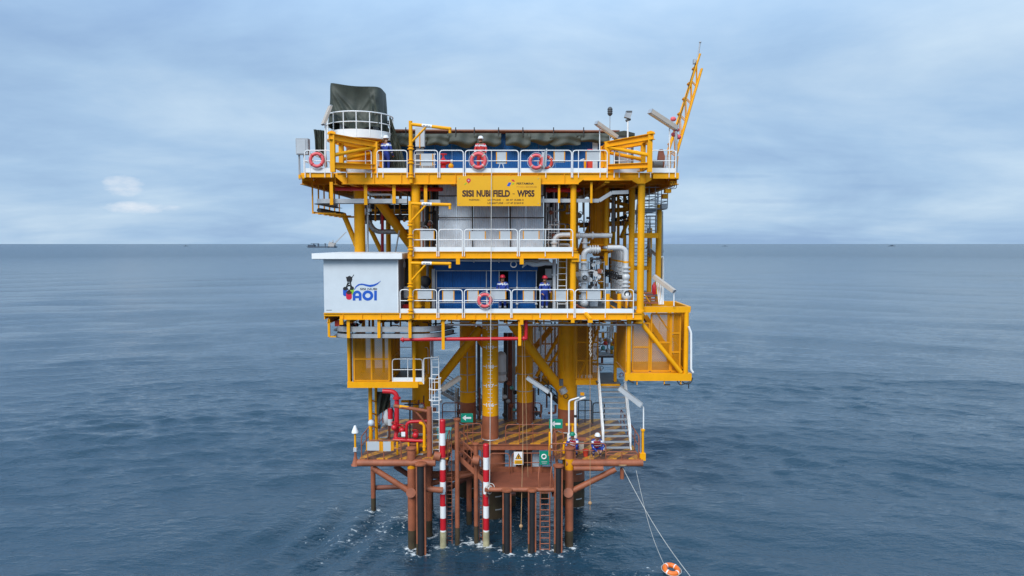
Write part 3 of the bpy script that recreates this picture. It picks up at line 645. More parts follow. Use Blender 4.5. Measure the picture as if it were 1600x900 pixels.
# ------------------------------------------------------------------ white cabin with its emblem
def cabin():
    t = Thing('white_cabin', 'white box cabin with overhanging roof and blue lettered emblem', 'cabin')
    x0, x1 = X(506, -.02, 446), X(622, -.02, 446); z1 = Z(403, 0)
    w = t.part('wall', CAB); w.box(x0, x1, -.02, 2.2, ZD + .012, z1)
    tr = t.part('corner_trim', WHI); tr.box(x1 - .03, x1 + .012, -.035, .03, ZD + .01, z1 - .004)
    t.part('shaded_side', GRY).box(x1 + .001, x1 + .02, .12, 2.1, ZD + .1, z1 - .1)  # grey sheet paints the shade on the cabin's right side
    rf = t.part('roof', WHI)
    a0, a1 = X(487, -.35, 400), X(628, -.35, 400); zb, zt_ = Z(404.5, -.35), Z(396, -.35)
    rf.add([(a0, -.35, zb), (a1, -.35, zb), (a1, 2.5, zb), (a0, 2.5, zb), (a0, -.35, zt_), (a1, -.35, zt_), (a1, 2.5, zt_), (a0, 2.5, zt_), (a0 + .8, .6, zt_ + .045), (a1 - .4, .6, zt_ + .045), (a1 - .4, 1.8, zt_ + .045), (a0 + .8, 1.8, zt_ + .045)],
           [(0, 3, 2, 1), (0, 1, 5, 4), (1, 2, 6, 5), (2, 3, 7, 6), (3, 0, 4, 7), (4, 5, 9, 8), (5, 6, 10, 9), (6, 7, 11, 10), (7, 4, 8, 11), (8, 9, 10, 11)])
    t.part('drip_edge', GRY).box(a0 + .05, a1 - .05, -.3, 2.4, zb - .03, zb - .002)
    Yf = -.028
    em = t.part('emblem', LGB)
    def P(material, pts, name='emblem_shape', y=Yf): t.part(name, material, em).pprism([(500 + a * 140 / 1145, 385 + b * 110 / 900) for a, b in pts], y, .006)
    def arc(cx, cy, rx, ry, a0, a1, n=12): return [(cx + rx * math.cos(R(a0 + (a1 - a0) * i / n)), cy - ry * math.sin(R(a0 + (a1 - a0) * i / n))) for i in range(n + 1)]
    # letters A O I, heavy round strokes
    def Q(pts, y=Yf): em.pprism([(500 + a * 140 / 1145, 385 + b * 110 / 900) for a, b in pts], y, .006)
    Q([(418, 692), (452, 692), (452, 610), (418, 610)][::-1][::-1]); Q([(496, 692), (530, 692), (530, 600), (496, 600)]); Q([(452, 662), (496, 662), (496, 632), (452, 632)])
    ring = arc(474, 620, 56, 56, 180, 0); inner = arc(474, 620, 22, 22, 0, 180)
    for i in range(12): Q([ring[i], (inner[12 - i]), (inner[11 - i]), ring[i + 1]], Yf - .001)
    ro = arc(610, 628, 70, 66, 0, 360, 24); ri = arc(610, 628, 34, 30, 0, 360, 24)
    for i in range(24): Q([ro[i + 1], ro[i], ri[i], ri[i + 1]], Yf)
    Q([(692, 690), (726, 690), (726, 566), (692, 566)])
    tx = t.part('lettering', INB, em); c = at(500 + 620 * 140 / 1145, 385 + 545 * 110 / 900, Yf); tx.text('SISI NUBI', c.x, c.z, X(500 + 728 * .12227, Yf) - X(500 + 512 * .12227, Yf), .10, Yf + .006, .02)
    # swoosh
    up = [(438, 548), (455, 510), (490, 482), (535, 474), (580, 482), (630, 492), (690, 484), (735, 466), (775, 440)]
    lo = [(440, 556), (468, 518), (505, 496), (545, 494), (590, 508), (640, 520), (695, 508), (735, 486), (775, 444)]
    for i in range(8): P(LGB, [up[i], lo[i], lo[i + 1], up[i + 1]], 'swoosh')
    # drums and tower
    def drum(cx, top, bot, rx, m1, m2, y):
        P(m1, [(cx - rx, top), *arc(cx, bot, rx, 26, 180, 360)[0:], (cx + rx, top)], 'drum', y); P(m2, arc(cx, top, rx, 24, 0, 360, 16)[:-1], 'drum_mouth', y - .003)
    drum(322, 540, 610, 28, LGB, INB, Yf); drum(408, 535, 590, 26, LGG, INB, Yf); drum(370, 590, 655, 36, LGR, INK, Yf - .003)
    for a, b in (((335, 520), (360, 455)), ((405, 520), (385, 455)), ((340, 515), (400, 485)), ((400, 515), (345, 485)), ((350, 480), (395, 460)), ((370, 575), (340, 520)), ((370, 575), (400, 520))):
        d = Vector((b[0] - a[0], b[1] - a[1])).normalized(); n_ = Vector((-d.y, d.x)) * 6
        pts = [(a[0] + n_.x, a[1] + n_.y), (b[0] + n_.x, b[1] + n_.y), (b[0] - n_.x, b[1] - n_.y), (a[0] - n_.x, a[1] - n_.y)]
        P(INB, pts, 'tower_bar', Yf - .006)
    P(INB, [(345, 450), (400, 455), (412, 420), (405, 390), (375, 374), (345, 392), (330, 385), (338, 420)], 'tower_top', Yf - .006)
    P(INB, [(395, 410), (403, 412), (436, 362), (430, 360)], 'tower_boom', Yf - .006)
    P(DGR, [(580 - 500, 812), (150, 812), (150, 818), (80, 818)], 'maker_plate', Yf)
    return t.done()
cabin()

# ------------------------------------------------------------------ name board
def name_board():
    t = Thing('name_board', 'yellow name board reading SISI NUBI FIELD - WPS5 below the top railing', 'sign')
    Y = -.16; b = t.part('board', SGY); b.pbox(714, 275, 845, 322, Y, .05)
    k = lambda a, c: (700 + a * .1, 265 + c * .1)
    Yt = Y - .002
    def T(name, s, a0, a1, b0, b1, m_, bold=.02):
        p0, p1 = at(*k(a0, b1), Yt), at(*k(a1, b0), Yt)
        t.part(name, m_, b).text(s, (p0.x + p1.x) / 2, (p0.z + p1.z) / 2, p1.x - p0.x, p1.z - p0.z, Yt, bold)
    T('lettering', 'SISI', 222, 402, 320, 426, INK, .045); T('lettering', 'NUBI', 446, 662, 320, 426, INK, .045); T('lettering', 'FIELD', 706, 968, 320, 426, INK, .045); T('lettering', '-', 1010, 1042, 374, 384, INK); T('lettering', 'WPS5', 1080, 1352, 320, 426, INK, .045)
    T('small_lettering', 'POSITION :', 330, 505, 460, 486, INK); T('small_lettering', 'LATITUDE   :   00 47 15.086 S', 620, 1180, 460, 486, INK); T('small_lettering', 'LONGITUDE : 117 47 57.819 E', 620, 1180, 510, 537, INK)
    T('small_lettering', 'PERTAMINA', 1072, 1340, 202, 234, INB); 
    SOR = mat('sign_faint', (.62, .27, .01), .5, var=.1); T('small_lettering', 'PT HULU MAHAKAM', 1072, 1382, 258, 280, SOR)
    def P(m_, pts): t.part('logo_shape', m_, b).pprism([k(*q) for q in pts], Yt - .003, .005)
    P(LGB, [(918, 256), (962, 260), (990, 204), (948, 200)]); P(LGR, [(990, 156), (1012, 186), (1046, 188), (1026, 156)]); P(LGG, [(996, 232), (1020, 232), (1040, 208), (1010, 208)])
    P(LGR, [(322 + 34 * math.cos(R(q)), 170 - 33 * math.sin(R(q))) for q in range(200, 341 - 360 - 1, -14)][::-1] + []) if False else None
    pin = [(322 + 33 * math.cos(R(q)), 168 - 33 * math.sin(R(q))) for q in range(-30, 211, 15)] + [(322, 216)]
    P(LGR, pin[::-1]); t.part('logo_shape', WHB, b).pprism([k(322 + 13 * math.cos(R(q)), 168 - 13 * math.sin(R(q))) for q in range(0, 360, 30)][::-1], Yt - .007, .004)
    P(LGG, [(250, 234), (276, 236), (292, 210), (282, 204)])
    for px in (718, 841):
        for py in (279, 318): t.part('bolt', GRY, b).ball(at(px, py, Y), .02)
    for px in (730, 830): t.part('hanger', YEL).box(X(px, Y) - .03, X(px, Y) + .03, Y + .05, 0, Z(284, Y), Z(276, Y))
    return t.done()
name_board()

t = Thing('support_structure', 'far yellow and dark beams seen through the side gaps', 'structure')
for i, (a, b, Y, w, h, m_) in enumerate((((905, 352), (990, 348), 9.0, .2, .3, YEL2), ((945, 330), (992, 326), 7.0, .18, .25, YEL2), ((950, 300), (1000, 300), 6.0, .16, .25, DRK), ((955, 345), (980, 338), 7.5, .16, .2, DRK), ((905, 425), (985, 425), 10.5, .2, .3, YEL2), ((900, 300), (985, 322), 8.0, .14, .2, YEL2), ((976, 290), (976, 480), 9.5, .18, .18, YEL2), ((966, 300), (966, 400), 6.5, .14, .14, YEL2), ((940, 400), (940, 480), 9.5, .2, .2, YEL2), ((580, 330), (690, 330), 9.0, .2, .35, YEL2), ((560, 322), (690, 324), 7.0, .18, .25, DRK))):
    t.part('beam', m_).ibeam(at(*a, Y), at(*b, Y), w, h)
t.done()

# ------------------------------------------------------------------ railings
def rail(label, a, b, h, material=WHI, mids=(), r=.023, toe=True, foot=.22, rnd=.16, group='railing panels', loop=True, midh=.53, toeh=.2, name='railing'):
    a, b = Vector(a), Vector(b); d = (b - a).normalized(); up = Vector((0, 0, 1)); n_ = d.cross(up) * -1
    t = Thing(name, label, 'railing', group)
    path = [a - up * foot, a + up * h, b + up * h, b - up * foot]
    t.part('top_rail', material).tube(fillet(path, rnd, 5), r, 8)
    t.part('mid_rail', material).cyl(a + up * h * midh, b + up * h * midh, r * .85, 8)
    if toe: t.part('toe_board', material).beam(a + up * (toeh / 2 + .005) + d * .03, b + up * (toeh / 2 + .005) - d * .03, .012, toeh)
    L_ = (b - a).length
    for m_ in mids:
        p = a + d * (L_ * m_); t.part('post', material).cyl(p - up * foot, p + up * (h - .005), r * .85, 8)
    return t.done()
def prail(label, px0, px1, pyt, z, Y, mids=(), **k):
    pz = lambda px: Vector((X(px, Y, pyt), Y, z))
    x0, x1 = px0, px1
    return rail(label, pz(px0), pz(px1), Z(pyt, Y) - z, mids=[(m - px0) / (px1 - px0) for m in mids], **k)
YR = -.06
G1 = 'white railing panels along the top deck front'
for lb, a, b, ms in (
    ('white railing at the top deck left corner by the lifebuoy', 476, 517, (484, 507)),
    ('white rounded railing seen through the left yellow bracket', 541, 580, (571,)),
    ('white railing in front of the blue clad worker on the top deck', 589, 636, (598,)),
    ('narrow white railing just right of the top davit post', 647, 684, ()),
    ('narrow white railing in front of the red hydrant', 687, 724, ()),
    ('wide white railing in front of the red clad worker', 727, 810, (768,)),
    ('wide white railing in front of the two buoys on the top deck', 813, 893, (853,)),
    ('white railing left of the right yellow bracket', 895, 949, (904, 938)),
    ('white rounded railing seen through the right yellow bracket', 960, 999, (968,)),
    ('white railing at the top deck right corner below the boom', 1017, 1056, (1046,))):
    prail(lb, a, b, 235, ZT, YR, ms, group=G1)
G2 = 'white railing panels of the mezzanine'
for lb, a, b, ms in (
    ('leftmost white railing of the mezzanine beside the middle davit', 645, 682.5, ()),
    ('bare narrow white railing of the mezzanine without boards', 685.5, 722.5, ()),
    ('white mezzanine railing crossed by the long rope', 725.5, 808.5, ()),
    ('rightmost white railing of the mezzanine with posts', 811.5, 895, (852,))):
    prail(lb, a, b, 358.5, ZM, YR, ms, group=G2)
G3 = 'white railing panels of the main deck'
for lb, a, b, ms in (
    ('very narrow white railing beside the white cabin', 625, 640, ()),
    ('white main deck railing just right of the lowest davit', 645, 682.5, ()),
    ('white main deck railing with a board left of the lifebuoy', 685.5, 722.5, ()),
    ('white main deck railing that carries the lifebuoy', 725.5, 798, (761,)),
    ('white main deck railing in front of the right worker', 800, 897, (844, 887)),
    ('white main deck railing in front of the valve manifold', 899, 990, (946,))):
    prail(lb, a, b, 452.5, ZD, YR, ms, group=G3)
rail('white side railing running back at the top deck left edge', (XL + .12, .1, ZT), (XL + .12, 6, ZT), 1.03, mids=(.25, .5, .75), group=G1)
rail('white side railing running back at the top deck right edge', (XR - .12, .1, ZT), (XR - .12, 6, ZT), 1.03, mids=(.25, .5, .75), group=G1)

def board(label, px0, py0, px1, py1, Y, strap=True, legs=False, group='pale boards tied to the railings'):
    t = Thing('rail_board', label, 'board', group)
    b = t.part('panel', WHB); b.pbox(px0 + 1.5, py0, px1 - 1.5, py1, Y, .02)
    if strap:
        t.part('strap', YEL2).pbox(px0, py0 + .5, px0 + 1.6, py1 - .5, Y - .006, .03); t.part('strap', YEL2).pbox(px1 - 1.6, py0 + .5, px1, py1 - .5, Y - .006, .03)
    if legs:
        xm, z = X((px0 + px1) / 2, Y), Z(py1, Y)
        for s in (-1, 1): t.part('leg', WHI).cyl((xm + s * .06, Y, z), (xm + s * .18, Y + .1, ZT), .018)
    return t.done()
for lb, a, b, c, d, k in (
    ('pale board on the rail right of the top davit', 656, 240, 677, 259, 0), ('pale board on splayed legs right of the red clad worker', 775, 237, 792, 256, 1),
    ('pale board on the top rail right of the two buoys', 865, 236, 883, 254, 0), ('pale board on the top rail above the red cabinet', 915, 235, 940, 252, 0),
    ('pale board on the mezzanine rail beside the davit', 655, 360, 679, 374, 0), ('pale board on the mezzanine rail left of the long rope', 733, 361, 759, 374, 0),
    ('pale board on the mezzanine rail just right of the long rope', 780, 361, 799, 374, 0), ('rightmost pale board on the mezzanine rail', 817, 360, 843, 374, 0),
    ('leftmost pale board on the main deck rail', 651, 453, 676, 467, 0), ('second pale board from the left on the main deck rail', 691, 453, 710, 472, 0),
    ('pale board just left of the main deck lifebuoy', 730, 453, 748, 473, 0), ('pale board between lifebuoy and left worker on the main deck', 766, 453, 791, 468, 0),
    ('pale board between the two workers on the main deck', 817, 453, 835, 472, 0), ('pale board right of the right worker on the main deck', 867, 453, 886, 472, 0),
    ('pale board on the rail in front of the valve manifold', 916, 454, 940, 468, 0)):
    board(lb, a, b, c, d, -.02, True, k)

# ------------------------------------------------------------------ lifebuoys
def buoy(label, c, R_, material, nrm=(0, 1, 0), bands=WHI, r=None, rope=True):
    t = Thing('lifebuoy', label, 'lifebuoy', 'lifebuoys'); c = Vector(c); r = r or R_ * .21
    ring = t.part('ring', material); ring.torus(c, R_ - r, r, nrm, 32, 12)
    q = Vector((0, 0, 1)).rotation_difference(Vector(nrm))
    for i in range(4):
        a = math.pi / 4 + i * math.pi / 2
        t.part('band', bands).torus(c + q @ Vector((math.cos(a), math.sin(a), 0)) * (R_ - r), r + .006, .0, nrm) if False else t.part('band', bands).torus(c, R_ - r, r + .008, nrm, 4, 12, a - .08, a + .08)
    if rope:
        g = t.part('grab_line', ROPE)
        pts = []
        for i in range(48):
            a = 2 * math.pi * i / 48; rr = R_ + .015 + .03 * abs(math.sin(2 * (a - math.pi / 4)))
            pts.append(c + q @ Vector((math.cos(a) * rr, math.sin(a) * rr, 0)))
        g.tube(pts, .011, 5, closed=True)
    return t.done()
buoy('red lifebuoy on the railing at the top deck left corner', at(495, 250, -.14), .36, PNK, bands=RED)
buoy('pale red lifebuoy hanging in front of the red clad worker', at(747.5, 251, -.16), .39, PNK, bands=BEI)
buoy('pale red lifebuoy beside the grey wrapped buoy on the top rail', at(838, 252.5, -.16), .36, PNK, bands=BEI)
buoy('lifebuoy half hidden under grey plastic on the top rail', at(853, 254, -.02), .33, REDF, bands=BEI)
buoy('pale red lifebuoy on the main deck railing', at(757.5, 469.5, -.16), .35, PNK, bands=BEI)
one('plastic_wrap', 'crumpled grey plastic hanging over a buoy on the top rail', 'plastic sheet', WHB,
    lambda p: p.grid(lambda u, v: at(846 + 9 * u + (2 - 3 * u) * v, 235 + 26 * v + 3 * math.sin(5 * u), -.22 + .05 * math.sin(9 * u + 4 * v)), 12, 10, .006))

# ------------------------------------------------------------------ yellow bracket frames at both ends
def bracket(label, m):
    s = lambda px: px if m == 0 else 1536 - px - 1
    t = Thing('bracket_frame', label, 'bracket', 'yellow cantilever brackets of the top deck')
    yn, yf = -1.7, .15
    def tri(off, par):
        A = at(s(519.5), 214, yn) + Vector((0, off, 0)); B = at(s(586.5), 226, yf) + Vector((0, off, 0))
        A.z = max(A.z, B.z); 
        A2 = at(s(519.5), 258, yn) + Vector((0, off, 0)); B2 = at(s(586.5), 261, yf) + Vector((0, off, 0))
        dA = (A - B).normalized() * .2
        t.part('top_beam', YEL).ibeam(A + dA, B - dA * .5, .22, .27); t.part('bottom_beam', YEL).ibeam(A2, B2, .2, .24)
        t.part('end_post', YEL).ibeam((A.x, A.y, A2.z - (.3 if off == 0 else 0)), (A.x, A.y, A.z + .08), .2, .2)
        t.part('root_post', YEL).ibeam((B.x, B.y, ZT - .45), (B.x, B.y, B.z + .12), .22, .24)
        t.part('diagonal', YEL).cyl(Vector((A.x, A.y, A2.z + .42)), Vector((B.x, B.y, B.z - .1)), .085, 14)
        return A, B, A2, B2
    a = tri(0, 0); b = tri(1.5, 1)
    for p, q in zip(a, b): t.part('cross_tie', YEL).ibeam(p, q, .14, .18)
    t.part('eye_plate', YEL).pprism([(s(512) if m == 0 else s(524), 210), (s(512) if m == 0 else s(524), 206), (s(518), 204), (s(524) if m == 0 else s(512), 206), (s(524) if m == 0 else s(512), 210)], yn - .02, .05)
    return t.done()
bracket('yellow cantilever bracket at the left under the round platform', 0)
bracket('yellow cantilever bracket at the right beside the sloping lamp', 1)

# ------------------------------------------------------------------ round crane platform
CX, CY = X(563, 1.9, 200), 1.9
t = Thing('crane_pedestal', 'yellow pedestal carrying the round white railed platform', 'pedestal')
zp = Z(213, CY - 1.4)
t.part('column', YEL).lathe((CX, CY, 0), [(.68, ZT), (.68, zp - .35), (.72, zp - .3), (1.15, zp - .02)], 28)
for i in range(8):
    a = i * math.pi / 4 + .2; t.part('gusset', YEL).beam((CX + .7 * math.cos(a), CY + .7 * math.sin(a), zp - .16), (CX + 1.4 * math.cos(a), CY + 1.4 * math.sin(a), zp - .05), .03, .14)
t.done()
t = Thing('round_platform', 'round white railed platform under the draped crane', 'platform')
RP = 1.56
t.part('floor', YEL2).lathe((CX, CY, 0), [(RP - .05, zp), (RP - .05, zp + .05)], 40)
t.part('skirt', WHI).lathe((CX, CY, 0), [(RP, zp - .06), (RP + .012, zp - .06), (RP + .012, zp + .32), (RP, zp + .32)], 48)
for h, r in ((1.12, .032), (.66, .024)): t.part('ring_rail', WHI).torus((CX, CY, zp + h), RP, r, (0, 0, 1), 48, 8)
for i in range(16):
    a = i * 2 * math.pi / 16 + .1; t.part('post', WHI).cyl((CX + RP * math.cos(a), CY + RP * math.sin(a), zp), (CX + RP * math.cos(a), CY + RP * math.sin(a), zp + 1.1), .024)
t.done()
t = Thing('crane_machinery', 'crane machinery peeping out under the olive tarpaulin', 'machinery')
t.part('slew_ring', YEL).lathe((CX, CY, 0), [(.6, zp + .052), (.6, zp + .3), (.5, zp + .32), (.5, zp + .45)], 24)
t.part('engine_block', DGR).box(CX - .8, CX + .7, CY - .5, CY + .6, zp + .46, zp + 1.9)
for i in range(5): t.part('hose', DRK).tube(fillet([(CX - .4 + i * .16, CY - .56, zp + .5), (CX - .45 + i * .2, CY - .7, zp + .8), (CX - .3 + i * .13, CY - .52, zp + 1.0)], .1), .03, 6)
t.part('control_box', WHB).box(CX + .75, CX + 1.0, CY - .7, CY - .4, zp + .3, zp + .8); t.part('cylinder', PIPW).cyl((CX - .75, CY - .7, zp + .1), (CX - .75, CY - .7, zp + .75), .07)
t.part('cylinder', YEL).cyl((CX + .2, CY - .75, zp + .2), (CX + .6, CY - .75, zp + .2), .13)
t.done()
# tarpaulin over the crane
def tarp():
    t = Thing('crane_tarpaulin', 'olive tarpaulin draped over the crane on the round platform', 'tarpaulin')
    p = t.part('drape', GRN); nu, nv = 168, 34
    zt_ = Z(134, 1.2); zb = zp + .62
    def sup(a, rx, ry, e=5.0):
        c, s_ = math.cos(a), math.sin(a); k = (abs(c) ** e + abs(s_) ** e) ** (-1 / e); return c * k * rx, s_ * k * ry
    def crease(x, v):                                  # folds pulled from the top corners across the front
        o = 0
        for cx_, sl, am, wd in ((-1.25, 1.15, .10, .10), (-1.25, .55, .07, .09), (-1.2, 1.9, .07, .12), (1.2, -.7, .08, .11), (1.2, -1.6, .06, .1), (.75, .1, .09, .06), (.9, .25, .06, .05)):
            d = x - (cx_ + sl * v); o -= am * math.exp(-(d / wd) ** 2) * min(1, v * 3)
        return o
    vs_ = []; fs = []
    for j in range(nv + 1):
        v = j / nv
        for i in range(nu):
            a = 2 * math.pi * i / nu
            flare = 1 + .07 * v
            x, y = sup(a, 1.20 * flare, 1.1 * flare)
            fold = (.05 * math.sin(7 * a + 1.3) + .035 * math.sin(15 * a + .4 + 2 * v)) * v
            dent = .22 * math.sin(math.pi * min(1, v * 1.15)) * max(0, 1 - (x / 1.05) ** 2) if y < -.5 else 0
            rr = math.hypot(x, y); x *= 1 + fold / rr; y = y * (1 + fold / rr) + dent + (crease(x, v) if y < 0 else 0)
            z = zt_ + (zb - zt_) * v
            lip = (.10 * max(0, -x) / 1.2 - .10 * max(0, x) / 1.2 - .10 * math.cos(1.3 * x)) * (1 - v)
            zedge = (.12 * math.sin(a * 2 + .6) + .10 * math.sin(5 * a) - .12) * v ** 3
            vs_.append((CX - .02 + x - .06 * max(0, .4 - v), CY + y, z + lip + zedge))
    for j in range(nv):
        for i in range(nu):
            k = (i + 1) % nu; fs.append((j * nu + i, (j + 1) * nu + i, (j + 1) * nu + k, j * nu + k))
    # top: rings towards the middle, sagging between the ribs
    base = 0; prev = list(range(nu)); 
    for q, sc in enumerate((.75, .45, .15)):
        cur = []
        for i in range(nu):
            x, y, z = vs_[i]; cur.append(len(vs_)); vs_.append((CX + (x - CX) * sc, CY + (y - CY) * sc, zt_ - .1 - .05 * q + (z - zt_) * sc * .6 + .05))
        for i in range(nu): k = (i + 1) % nu; fs.append((prev[i], prev[k], cur[k], cur[i]))
        prev = cur
    fs.append(tuple(prev)); p.add(vs_, fs)
    # loose tail on the right side
    t.part('tail', GRN).grid(lambda u, v: (CX + 1.25 + .55 * v + .3 * u, CY + .4 - 1.0 * u + .1 * math.sin(14 * u + 3 * v), zp + .9 - 1.55 * v + .1 * u + .06 * math.sin(8 * u)), 16, 16, .012)
    return t.done()
tarp()
def drape(name, label, corners, folds, amp, mat_=GRN, nu=28, nv=16, sag=0):
    a, b, c, d = [Vector(q) for q in corners]     # top-left, top-right, bottom-right, bottom-left
    ph = random.random() * 6
    def fn(u, v):
        p = (a * (1 - u) + b * u) * (1 - v) + (d * (1 - u) + c * u) * v
        return p + Vector((0, amp * math.sin(folds * u * 6.283 + ph + 1.5 * v) * (.3 + .7 * v) + amp * .5 * math.sin(folds * 2.3 * u * 6.283 + 4 * v), -sag * math.sin(math.pi * u) * (1 - v) + sag * .7 * math.sin(math.pi * u * 2 + ph) * v))
    return one(name, label, 'tarpaulin', mat_, lambda p: p.grid(fn, nu, nv, .012), 'olive tarpaulins of the top deck')
drape('hanging_tarpaulin', 'olive tarpaulin hanging to the deck behind the blue clad worker', (at(596, 190, 1.6), at(622, 214, 1.6), at(636, 266, 1.4), at(606, 266, 1.3)), 2.5, .08)
drape('hanging_tarpaulin', 'small dark tarpaulin bundle left of the round platform', (at(490, 202, 1.5), at(508, 204, 1.5), at(512, 262, 1.5), at(494, 240, 1.5)), 2, .09)
# scalloped olive sheet gathered along the roof edge
segs = [(612, 641, 208, 232), (641, 664, 209, 226), (664, 698, 209, 229), (702, 742, 208, 230), (744, 780, 208, 229), (793, 826, 208, 231), (826, 862, 208, 226), (862, 904, 208, 229), (904, 950, 208, 224)]
names = ['leftmost olive roof-edge swag beside the hanging tarpaulin', 'olive roof-edge swag behind the top davit', 'olive roof-edge swag below the davit arm tip', 'olive roof-edge swag left of the red clad worker', 'olive roof-edge swag above the red clad worker',
         'olive roof-edge swag above the buoy pair', 'flat olive roof-edge swag left of the sign board rail', 'long olive roof-edge swag above the right boards', 'rightmost olive roof-edge swag by the sloping lamp']
def swag(i, px0, px1, y0, y1):
    k = 1 + .5 * random.random(); ph = random.random() * 3
    def fn(u, v):
        px = px0 - 3 + (px1 - px0 + 6) * u
        bottom = y0 + (y1 - y0) * (.68 + .32 * math.sin(math.pi * (u * .9 + .05)) + .12 * math.sin(7 * u + ph))
        py = y0 + (bottom - y0) * v
        return at(px, py, 3.16 - .10 * math.sin(math.pi * v) - .05 * math.sin(v * 8 - 9 * (u - .5) ** 2 + ph) * (.4 + .6 * v) - .035 * math.sin(u * 11 + ph + 2 * v))
    one('roof_swag', names[i], 'tarpaulin', GRN, lambda p: p.grid(fn, 30, 18, .012), 'olive swags along the roof edge')
for i, s_ in enumerate(segs): swag(i, *s_)

# ------------------------------------------------------------------ davits
def davit(label, pxp, pyt, pyb, pxe, pya, Y, label_z=True, low=None):
    t = Thing('davit', label, 'davit', 'yellow davits on the front post')
    x = X(pxp, Y, pya); z1 = Z(pyt, Y); zb = Z(pyb, Y)
    m = t.part('mast', YEL); m.cyl((x, Y, zb), (x, Y, z1), .085, 18)
    za = Z(pya, Y); e = at(pxe, pya + 7, Y - .35) if low is None else at(pxe, pya + low, Y - .35)
    ar = t.part('arm', YEL); st = Vector((x, Y, za)); ar.cyl(st, e, .075, 18)
    ar.ball(e, .078); t.part('end_drop', YEL).cyl(e, e - Vector((0, 0, .2)), .06, 14)
    t.part('strut', YEL).cyl((x, Y, za - .85), st + (e - st) * .42, .048, 14)
    d = e - st
    tape = t.part('marking_tape', WHI, ar); tape.cyl(st + d * .30, st + d * .55, .078, 18)
    u = t.part('tape_lettering', INB, tape); c = st + d * .425
    u.text('SWL 250 KG', 0, 0, .34, .06, 0, .01)
    ang = math.atan2(d.z, math.hypot(d.x, d.y)); yaw = math.atan2(d.y, d.x)
    M = Matrix.Rotation(yaw, 3, 'Z') @ Matrix.Rotation(-ang, 3, 'Y')
    u.v = [M @ (q + Vector((0, -.079, 0))) + c for q in u.v]
    for f in (.12, .36, .6):
        z = zb + (za - zb) * f; t.part('collar', YEL, m).lathe((x, Y, 0), [(.087, z - .09), (.15, z - .08), (.15, z - .04), (.10, z - .02), (.10, z + .05), (.14, z + .06), (.14, z + .09), (.087, z + .1)], 18)
    return t.done()
davit('yellow davit standing on the top deck edge against the sky', 641.5, 189, 286, 703, 194, -.16)
davit('yellow davit beside the galvanised sheeting below the name board', 641, 314, 398, 703, 318, -.16, low=2)
davit('lowest yellow davit in front of the blue main deck wall', 641, 404, 498, 703, 411, -.16, low=1)

# ------------------------------------------------------------------ lamps and boxes on the top deck
def lamp(label, a, b, w, h, post=None, pr=.03, material=BEI, tilt=0):
    t = Thing('strip_lamp', label, 'lamp', 'strip lamps in long housings')
    a, b = Vector(a), Vector(b)
    t.part('housing', material).beam(a, b, w, h); d = (b - a).normalized()
    up = Vector((0, 0, 1)); r = d.cross(up).normalized(); u = r.cross(d)
    t.part('diffuser', GLAS).beam(a + d * .06 - u * (h / 2 + .012), b - d * .06 - u * (h / 2 + .012), w * .8, .02)
    t.part('end_cap', GRY).beam(a - d * .03, a - d * .002, w * 1.03, h * 1.03); t.part('end_cap', GRY).beam(b + d * .002, b + d * .03, w * 1.03, h * 1.03)
    if post:
        t.part('bent_post', WHI).tube(fillet(post, .15), pr, 10)
    return t.done()
lamp('beige strip lamp tilted at the left of the round platform', at(516, 166, .3), at(505, 194, .1), .34, .10, [at(507, 184, .3), at(508.5, 190, .3), at(508.5, 268, .3)], .045)
A = at(963, 214, .2); lamp('beige strip lamp sloping above the right end of the blue housing', at(932, 192, -.3), A, .22, .16, [at(937, 199, 0), at(937, 264, 0)], .025)
lamp('long beige strip lamp sloping up from the boom foot', at(1016, 174, -.4), at(1056, 200, .25), .26, .2, [at(1046, 198, .25), at(1046, 240, .25), at(1046, 268, .25)], .028)
t = Thing('grey_junction_box', 'grey junction box on a post at the far left top deck corner', 'box')
t.part('case', GRY).pbox(462, 216, 481, 241, -.05, .35); t.part('door', WHB).pbox(463.5, 218, 477, 239.5, -.065, .014); t.part('post', GRY).cyl((X(471.5, .12), .12, ZT - .3), (X(471.5, .12), .12, Z(241, 0)), .045); t.part('hinge', GRY).pbox(480, 224, 482, 236, -.02, .2); t.done()
t = Thing('lantern', 'dark lantern on a thin pole above the housing roof', 'lantern')
x, y = X(953, 2.0, 190), 2.0; t.part('pole', GRY).cyl((x, y, ZT), (x, y, Z(180, y)), .02); t.part('head', DGR).lathe((x, y, 0), [(.05, Z(181, y)), (.11, Z(179, y)), (.12, Z(170, y)), (.10, Z(168.5, y)), (.04, Z(167, y))], 14)
for i in range(3): t.part('louvre', DRK).lathe((x, y, 0), [(.115, Z(178 - i * 3, y)), (.135, Z(177.6 - i * 3, y)), (.115, Z(176.8 - i * 3, y))], 14)
t.done()
t = Thing('floodlight', 'grey floodlight on a white pole behind the right bracket', 'floodlight')
x, y = X(981, 1.4, 200), 1.4; t.part('pole', WHI).cyl((x, y, ZT), (x, y, Z(188, y)), .04); t.part('head', GRY).box(x - .14, x + .14, y - .14, y + .14, Z(185, y), Z(175, y)).rotate((x, y, Z(180, y)), 'Y', .3)
t.part('visor', DGR).box(x - .1, x + .17, y - .17, y + .1, Z(176, y), Z(174, y)); t.part('bracket', DGR).cyl((x - .1, y, Z(189, y)), (x + .12, y, Z(186, y)), .06); t.done()
t = Thing('covered_box', 'dark grey covered cabinet between floodlight and sloping lamp', 'cabinet'); t.part('case', DGR).pbox(963, 208, 990, 268, 1.9, .9); t.part('hood', GRN).pprism([(961, 212), (992, 212), (992, 208), (976, 204), (963, 206)], 1.85, 1.0); t.part('door', GRY).pbox(966, 216, 986, 262, 1.88, .018); t.done()
